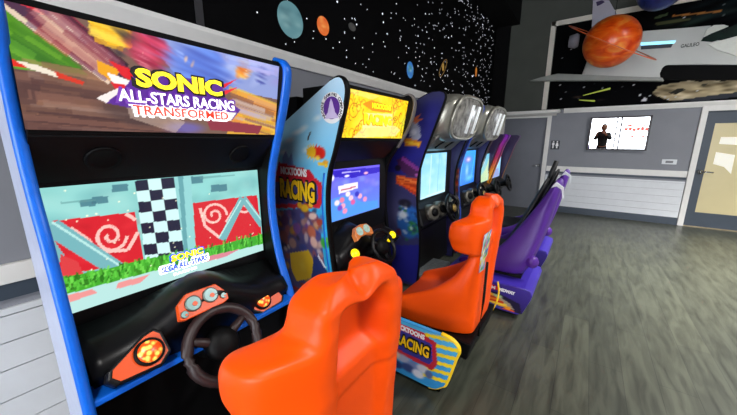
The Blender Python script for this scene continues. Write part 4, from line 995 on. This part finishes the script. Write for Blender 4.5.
HDR = mat('grey_marquee_panel', '#6a686a', .5, noise=.08)
plain_cab(4.93, 5.55, 'slim racing arcade cabinet with greenish screen, second from the grey corner door', scr_E, edge_red, HDR)
plain_cab(5.58, 6.55, 'farthest racing arcade cabinet with purple to orange curved edge near the grey door', scr_F, edge_pur, HDR)

# =================================================================== SEATS
def interp(tab, z):
    zs = [t[0] for t in tab]
    return [float(np.interp(z, zs, [t[i] for t in tab])) for i in range(1, len(tab[0]))]
def racing_seat(yc, label):
    t = thing('racing_chair', label, 'arcade seat', (-.72, yc, 0), 'orange racing seats')
    #      z    xb    hw    ww    xf    xfc   rec
    tab = [(.27, -.47, .19, .285, -1.00, -.99, .0),
           (.33, -.46, .19, .295, -1.03, -1.02, .0),
           (.385, -.455, .195, .30, -1.04, -1.03, .0),
           (.41, -.455, .195, .30, -1.03, -.90, .005),
           (.435, -.455, .195, .30, -.99, -.66, .008),
           (.50, -.45, .195, .30, -.84, -.585, .012),
           (.58, -.445, .195, .295, -.70, -.56, .025),
           (.68, -.44, .195, .27, -.59, -.545, .03),
           (.78, -.43, .195, .235, -.535, -.53, .035),
           (.825, -.43, .195, .225, -.53, -.525, .035),
           (.842, -.425, .19, .27, -.56, -.522, .035),
           (.86, -.425, .19, .302, -.605, -.52, .035),
           (.90, -.42, .19, .308, -.622, -.515, .04),
           (.94, -.42, .185, .322, -.630, -.512, .085),
           (1.00, -.415, .18, .322, -.628, -.51, .09),
           (1.03, -.415, .18, .315, -.615, -.51, .088),
           (1.045, -.415, .178, .285, -.585, -.507, .088),
           (1.056, -.415, .176, .225, -.56, -.505, .085),
           (1.07, -.415, .174, .195, -.555, -.505, .075),
           (1.10, -.42, .170, .182, -.555, -.51, .035),
           (1.13, -.42, .165, .176, -.555, -.515, .0),
           (1.155, -.425, .158, .166, -.555, -.515, .0),
           (1.18, -.44, .138, .146, -.545, -.515, .0),
           (1.20, -.46, .10, .106, -.525, -.505, .0)]
    rings = []
    zs = []
    for a, b in zip(tab[:-1], tab[1:]): zs += [a[0], (a[0]+b[0])/2]
    zs.append(tab[-1][0])
    for z in zs:
        xb, hw, ww, xf, xfc, rec = interp(tab, z)
        iw = max(ww-.09, ww*.35)
        half = [(0, xb-rec), (hw*.3, xb-rec), (hw*.50, xb-rec*.95), (hw*.60, xb-rec*.15), (hw*.72, xb), (hw*.95, xb+.002), (hw+.35*max(ww-hw, .004), xb-.03),
                (ww-.008, xb+(xf-xb)*.35), (ww, xb+(xf-xb)*.75), (ww-.012, xf+.012), (ww-.04, xf), (ww-.068, xf+.012), (iw, xf+(xfc-xf)*.45), (iw*.8, xfc+.004), (iw*.4, xfc), ]
        ring = [(y, x) for y, x in half]+[(0, xfc)]+[(-y, x) for y, x in half[:0:-1]]
        R = []
        for y, x in ring:
            dz = -.055*math.exp(-(y/.03)**2)*np.clip((z-1.09)/.09, 0, 1)-.02*np.clip((z-1.12)/.1, 0, 1)*np.clip((abs(y)-.08)/.06, 0, 1)
            R.append((x, yc+y, (z if z < 1.03 else 1.03+(z-1.03)*.85)+dz))
        rings.append(R)
    o = MB().loft(rings).build('seat_shell', ORANGE, t, True, sub=2)
    # black border under the shell, mounting box, side boards
    b = MB().loft([[(-1.0, yc-.27, .20), (-.47, yc-.27, .14), (-.47, yc+.27, .14), (-1.0, yc+.27, .20)], [(-1.0, yc-.285, .30), (-.44, yc-.30, .28), (-.44, yc+.30, .28), (-1.0, yc+.285, .30)]])
    b.build('seat_border', BLACK, t, bevel=.015)
    MB().tube([(-.428, yc-.20, .30), (-.412, yc-.21, .55), (-.41, yc-.205, .8)], .008, 6).build('shell_seam', BLACK, t, True)
    MB().box((-1.16, yc-.46, .0), (-.56, yc+.46, .19)).build('seat_base', BLACK, t, bevel=.01)
    prof = [(-1.10, .05), (-.62, .04), (-.575, .055), (-.54, .085), (-.515, .12), (-.47, .30), (-.455, .355), (-.465, .385), (-.50, .41), (-.56, .42), (-1.10, .425)]
    for s in (-1,):
        y0, y1 = (yc-.50, yc-.475) if s < 0 else (yc+.475, yc+.50)
        bd = MB().prism(prof, 1, y0, y1).build('side_board', mat('seat_board_blue', '#3a9ad8', .4, noise=.04), t)
        e = MB().tube([(x, (y0+y1)/2, z) for x, z in dense(prof[1:10], 40)], .0135, 8).build('board_edge', YELLOW, bd, True)
        if s < 0:
            ln = [(x, z) for x, z in prof]
            # printed picture follows the board outline
            def paint(A):
                A.grad(.05, .42, '#2f8ed0', '#52b8e8')
                for k in range(6):
                    z = .10+.055*k; A.poly([(-.66, z), (-.44, z+.035), (-.44, z+.060), (-.66, z+.022)], '#f4d81e')
                A.poly([(-1.1, .10), (-.8, .08), (-.6, .05), (-1.1, .05)], '#3a9ad8')
                A.poly([(-1.1, .39), (-.70, .39), (-.585, .365), (-.57, .22), (-.60, .17), (-1.1, .20)], '#c02838')
                A.poly([(-1.1, .37), (-.72, .365), (-.61, .34), (-.60, .235), (-.62, .20), (-1.1, .225)], '#3a3a98')
                A.poly([(-.90, .40), (-.66, .395), (-.645, .365), (-.66, .345), (-.90, .355)], '#c81e30')
                for q, rx, c in (((-.80, .16), .07, '#a8b0c8'), ((-.72, .14), .06, '#7888b8'), ((-.66, .15), .05, '#c8ccd8'), ((-.76, .11), .06, '#3a4a80'), ((-.69, .10), .05, '#d8dce8'), ((-.86, .17), .05, '#e8c8b0'), ((-.62, .13), .03, '#5a6a98'), ((-.84, .10), .05, '#2a3a70')): A.ell(q, rx, .035, c, .4)
                A.ell((-.86, .27), .03, .10, '#e8c030', .4); A.ell((-.87, .23), .02, .04, '#f4e8c0', .5)
            zt = dense(prof[1:10], 60)
            def xr(z):
                q = sorted([(b_, a_) for a_, b_ in zt]); return float(np.interp(z, [k[0] for k in q], [k[1] for k in q]))
            artgrid('board_print', lambda u, v: (-1.10+(xr(.045+.373*v)+1.10)*u, y0-.003, .045+.373*v), 90, 60, paint, artmat('print_gloss'), bd, uv=lambda p: (p[0], p[2]))
            text('NICKTOONS', .042, (-.755, y0-.006, .372), FACE_Y, WHITEINK, 'board_lettering', bd, .0022, width=.20, tilt=-.05)
            text('RACING', .105, (-.735, y0-.005, .285), FACE_Y, BLACKINK, 'board_lettering', bd, .012, width=.245, tilt=-.06)
            text('RACING', .10, (-.735, y0-.008, .285), FACE_Y, YELLOWINK, 'board_lettering', bd, .003, width=.225, tilt=-.06)
    MB().tube([(x, yc+.36, z) for x, z in dense([(-.60, .06), (-.52, .10), (-.46, .22), (-.435, .34), (-.45, .44)], 24)], .007, 6).build('piping', YELLOW, t, True)
    # sticker on the back edge of the shell
    def stk(A):
        A.fill('#b8c0d0')
        for k in range(50): A.ell((random.random(), random.random()), .2, .07, random.choice(['#3a5ab8', '#e8d020', '#d83a3a', '#4aa048', '#f0f0f0', '#6a4aa0', '#8ab0d8']), .5, random.random(), .9)
    def spos(u, v):
        z = .75+.25*v-.03*(1-u); xb, hw, ww, xf, xfc, rec = interp(tab, z)
        A_ = Vector((xb+.002, yc-hw*.95, z)); B_ = Vector((xb-.03, yc-(hw+.35*(ww-hw)), z)); d = (B_-A_).normalized(); nn = Vector((-d.y, d.x, 0))
        if nn.y > 0: nn = -nn
        return A_+(B_-A_)*(.1+.8*(1-u))+nn*.012
    artgrid('sticker', spos, 14, 40, stk, artmat('print_gloss'), t, uv=None)
    return t
s1 = racing_seat(2.0, 'orange moulded racing seat facing the yellow-marquee cabinet, with blue and yellow lettered base board')
s2 = copy_thing(s1); s2.location.y = .59; [bpy.data.objects.remove(o_) for o_ in list(s2.children) if o_.name.startswith(('piping', 'sticker'))]; s2['label'] = 'nearest large orange moulded racing seat facing the widest cabinet, cut off by photo bottom'

# purple cockpit seats
def boat_seat(yc, label, near):
    t = thing('cockpit_chair', label, 'arcade seat', (-.55, yc, 0), 'purple cockpit seats')
    #      z    xb    ww    xf    xfc
    tab = [(.30, -.35, .36, -.93, -.92), (.34, -.34, .38, -.94, -.93), (.37, -.315, .385, -.92, -.88), (.40, -.305, .385, -.86, -.62), (.46, -.285, .38, -.68, -.54), (.55, -.258, .36, -.56, -.46),
           (.72, -.215, .31, -.455, -.38), (.90, -.190, .27, -.345, -.29), (1.02, -.165, .24, -.28, -.245), (1.10, -.150, .22, -.24, -.215), (1.15, -.15, .19, -.22, -.20), (1.175, -.168, .15, -.203, -.193)]
    rings = []
    for z, xb, ww, xf, xfc in tab:
        iw = ww-.07
        half = [(0, xb), (ww*.55, xb), (ww*.85, xb-.012), (ww-.01, xb-.05), (ww, xb+(xf-xb)*.5), (ww-.01, xf+.02), (ww-.035, xf), (iw, xf+.015), (iw-.01, xfc), (iw*.5, xfc)]
        rings.append([(x, yc+y, z) for y, x in half]+[(xfc, yc, z)]+[(x, yc-y, z) for y, x in half[:0:-1]])
    MB().loft(rings).build('seat_shell', PURPLE, t, True, sub=2)
    # black padded back and headrest
    R = []
    for z, x, w_, th in ((.43, -.60, .27, .05), (.55, -.49, .28, .08), (.75, -.41, .24, .07), (.95, -.325, .20, .06), (1.12, -.262, .16, .04), (1.18, -.25, .11, .025)):
        R.append([(x-.02+a*th/.1, yc+b*w_, z) for a, b in [(q[0], q[1]) for q in rrect(.05, 1.0, 3, 20)]])
    MB().loft(R).build('back_cushion', VINYL, t, True, sub=1)
    MB().loft([[(-.88, yc-.27, z), (-.52, yc-.27, z+.01), (-.52, yc+.27, z+.01), (-.88, yc+.27, z)] for z in (.38, .45)]).build('seat_cushion', VINYL, t, bevel=.02)
    part(MB().prism([(-.225, 1.115), (-.19, 1.17), (-.13, 1.125), (-.125, 1.03), (-.135, 1.03), (-.145, 1.105), (-.185, 1.13)], 1, yc-.235, yc-.215).build('white_bracket', WHITEP, t, bevel=.004), 'white bracket at seat top')
    MB().lathe([(.055, -.05), (.055, .05), (.04, .07)], (-.315, yc-.30, .46), (.8, -.6, 0), 18).build('bolt_boss', PURPLE, t, True)
    if near: MB().tube([(-.28, yc+.02, 1.10), (-.25, yc+.02, 1.22), (-.225, yc+.02, 1.33)], [.018, .024, .018], 8).build('headrest_post', VINYL, t, True)
    MB().loft([[(-.92, yc-.36, .0), (-.36, yc-.36, .0), (-.36, yc+.36, .0), (-.92, yc+.36, .0)], [(-.9, yc-.33, .32), (-.36, yc-.33, .32), (-.36, yc+.33, .32), (-.9, yc+.33, .32)]]).build('seat_mount', BLACK, t)
    hw = .53; y0 = yc-hw
    prof = [(-1.0, .045), (-.34, .03), (-.295, .055), (-.245, .19), (-.235, .235), (-.25, .27), (-.30, .285), (-1.0, .29)]
    base = MB().prism(prof, 1, y0, yc+.12).build('seat_base', DPURPLE, t, bevel=.012)
    def paint(A):
        A.grad(.05, .3, '#2a1a68', '#43309a'); A.poly([(-1.12, .2), (-.5, .19), (-.32, .14), (-.3, .05), (-1.12, .04)], '#1c1238')
        A.poly([(-1.1, .20), (-.62, .19), (-.52, .17), (-.40, .12), (-.36, .07), (-1.1, .04)], '#c8b890', .8)
        for k in range(7): A.line((-1.1, .06+.02*k), (-.36-.03*k, .055+.018*k), .012, ['#e85a14', '#f09a1c', '#f8d040', '#d83a10', '#f07a18', '#c83010', '#f4b028'][k])
        A.poly([(-1.1, .045), (-.5, .045), (-.42, .065), (-.6, .085), (-1.1, .06)], '#3a4a98'); A.ell((-.5, .16), .05, .02, '#a8c890', .5)
        A.ell((-.545, .232), .055, .024, '#d01c28', .2, -.05)
    artgrid('base_print', lambda u, v: (-1.0+(float(np.interp(.05+.225*v, [.05, .19, .235, .275], [-.30, -.25, -.24, -.262]))+1.0)*u, y0-.003, .05+.225*v), 80, 40, paint, artmat('print_gloss'), base, uv=lambda p: (p[0], p[2]))
    text('M', .04, (-.545, y0-.006, .232), FACE_Y, WHITEINK, 'base_lettering', base, .0015, width=.035, tilt=-.04)
    text('MIDWAY', .036, (-.43, y0-.006, .226), FACE_Y, WHITEINK, 'base_lettering', base, .003, width=.13, tilt=-.05)
    return t
p1 = boat_seat(yC, 'purple cockpit seat with flame-painted base beside the second orange seat', True)
p2 = copy_thing(p1); p2.location.y = yD; [bpy.data.objects.remove(o_) for o_ in list(p2.children) if o_.name.startswith('headrest')]; p2['label'] = 'purple cockpit seat partly hidden behind the flame-based purple one, nearest the far wall'

# =================================================================== PERSON (seen in the mirror glass, holding the phone that takes the picture)
def skin_body(name, joints, edges, m, parent=None, root=0, sub=2):
    me = bpy.data.meshes.new(name); me.from_pydata([j[:3] for j in joints], edges, [])
    o = bpy.data.objects.new(name, me); C.objects.link(o); me.materials.append(m)
    sk = o.modifiers.new('skin', 'SKIN'); sk.use_smooth_shade = True
    for i, j in enumerate(joints):
        d = me.skin_vertices[0].data[i]; d.radius = (j[3], j[4] if len(j) > 4 else j[3]); d.use_root = (i == root)
    s = o.modifiers.new('sub', 'SUBSURF'); s.levels = sub; s.render_levels = sub
    if parent: o.parent = parent; o.matrix_parent_inverse = Matrix.Translation(-parent.location)
    return o
px_, py_ = .10, -.42
SKIN = mat('skin_tone', '#8a5a44', .5, noise=.06, nscale=30)
man = thing('person', 'person in dark clothes holding up a phone, seen reflected in the mirrored wall window', 'person', (px_, py_, 0))
J = [(px_, py_, .98, .12, .09), (px_, py_, 1.15, .12, .085), (px_, py_+.02, 1.34, .135, .09), (px_, py_+.02, 1.45, .08, .06), (px_, py_+.03, 1.53, .052, .055), (px_, py_+.05, 1.60, .10, .115), (px_, py_+.05, 1.70, .115, .13), (px_, py_+.04, 1.775, .08, .09)]
E_ = [(0, 1), (1, 2), (2, 3), (3, 4), (4, 5), (5, 6), (6, 7)]
for s in (-1, 1):
    b = len(J)
    J += [(px_+s*.17, py_+.02, 1.42, .055), (px_+s*.25, py_+.09, 1.20, .044), (px_+s*.14-.07, py_+.30, 1.42, .034), (px_+s*.105-.105, py_+.345, 1.475, .024)]
    E_ += [(3, b), (b, b+1), (b+1, b+2), (b+2, b+3)]
    h = len(J)
    J += [(px_+s*.09, py_, .90, .10), (px_+s*.10, py_+.02, .50, .065), (px_+s*.11, py_-.02, .09, .042), (px_+s*.12, py_+.14, .03, .045)]
    E_ += [(0, h), (h, h+1), (h+1, h+2), (h+2, h+3)]
bodyo = skin_body('body', J, E_, SKIN, man)
# clothes hug the body
JT = [(px_, py_, .86, .18, .14), (px_, py_, 1.15, .175, .135), (px_, py_+.02, 1.34, .195, .14), (px_, py_+.02, 1.46, .12, .10)]
ET = [(0, 1), (1, 2), (2, 3)]
for s in (-1, 1):
    b = len(JT); JT += [(px_+s*.175, py_+.02, 1.42, .08), (px_+s*.25, py_+.09, 1.20, .072), (px_+s*.155-.055, py_+.265, 1.385, .056)]; ET += [(3, b), (b, b+1), (b+1, b+2)]
part(skin_body('shirt', JT, ET, mat('black_cotton', '#17151a', .8, noise=.15, nscale=40), man), 'black long-sleeved shirt')
JP = [(px_, py_, 1.03, .155, .115)]; EP = []
for s in (-1, 1):
    b = len(JP); JP += [(px_+s*.09, py_, .86, .112), (px_+s*.10, py_+.02, .50, .082), (px_+s*.11, py_-.02, .06, .066)]; EP += [(0, b), (b, b+1), (b+1, b+2)]
part(skin_body('trousers', JP, EP, mat('dark_denim', '#1c222e', .8, noise=.2, nscale=50), man), 'dark trousers')
MB().sphere((px_, py_+.025, 1.735), (.088, .105, .08), 20, 12).build('hair', mat('dark_hair', '#1a1210', .7, noise=.3, nscale=60), man, True)
hd = MB(); hd.sphere((px_, py_+.15, 1.655), (.014, .02, .022), 10, 8)
for s in (-1, 1): hd.sphere((px_+s*.082, py_+.045, 1.665), (.012, .022, .032), 10, 8)
hd.build('nose_and_ears', SKIN, man, True)
ey = MB()
for s in (-1, 1): ey.sphere((px_+s*.033, py_+.132, 1.685), (.013, .01, .009), 10, 6)
ey.build('eye', mat('eye_white', '#e0dcd8', .3, noise=.02), man, True)
MB().sphere((px_, py_+.138, 1.61), (.026, .008, .007), 10, 6).build('mouth', mat('lip_tone', '#7a3a34', .5, noise=.05), man, True)
for s in (-1, 1):
    hx, hy, hz = px_+s*.105-.105, py_+.352, 1.475
    for k in range(4):
        z = hz+.035-.018*k; L = (.055, .062, .058, .045)[k]
        MB().tube([(hx, hy-.01, z-.01), (hx-s*.012, hy+.025, z), (hx-s*.03, hy+.032, z+.003), (hx-s*.03-s*(L-.03), hy+.026, z+.004)], [.009, .0085, .008, .006], 8).build('finger', SKIN, bodyo, True)
    MB().tube([(hx, hy-.02, hz+.01), (hx-s*.015, hy-.012, hz+.035), (hx-s*.035, hy-.008, hz+.045)], [.011, .01, .007], 8).build('thumb', SKIN, bodyo, True)
ph = tag(MB().box((-.072, -.060, 1.47), (.062, -.051, 1.54)).build('phone', SATIN, None, bevel=.003), 'black phone held up sideways by the person reflected in the mirrored window', 'phone')

# =================================================================== LIGHT
def area(name, loc, rot, sx, sy, power, col=(1, 1, 1)):
    l = bpy.data.lights.new(name, 'AREA'); l.shape = 'RECTANGLE'; l.size = sx; l.size_y = sy; l.energy = power; l.color = col
    o = bpy.data.objects.new(name, l); C.objects.link(o); o.location = loc; o.rotation_euler = rot; return o
# ceiling panel lamps above and behind the photographer and over the open floor
def lamp(x, y, power, n, sp_=125):
    t = struct(MB().box((x-.62, y-.32, ZC-.045), (x+.62, y+.32, ZC-.001)).build('trim_%d' % n, WHITEP))
    MB().box((x-.58, y-.28, ZC-.05), (x+.58, y+.28, ZC-.044)).build('lamp_diffuser', glow('lamp_diffuser_glow', '#ffffff', 3), t)
    area_ = area('ceiling_lamp', (x, y, ZC-.06), (0, 0, 0), 1.15, .55, power, (1, .98, .95)); area_.data.spread = math.radians(sp_)
lamp(1.2, -1.4, 90, 14); lamp(3.6, 3.4, 240, 15, 150); lamp(2.5, 4.4, 230, 16, 82)
wd = bpy.data.worlds.new('w'); sc.world = wd; wd.use_nodes = True
wd.node_tree.nodes['Background'].inputs[0].default_value = (.55, .65, .8, 1); wd.node_tree.nodes['Background'].inputs[1].default_value = .05
sc.view_settings.view_transform = 'Standard'; sc.view_settings.look = 'None'; sc.view_settings.gamma = 1
sc.view_settings.exposure = .28; sc.view_settings.use_curve_mapping = False
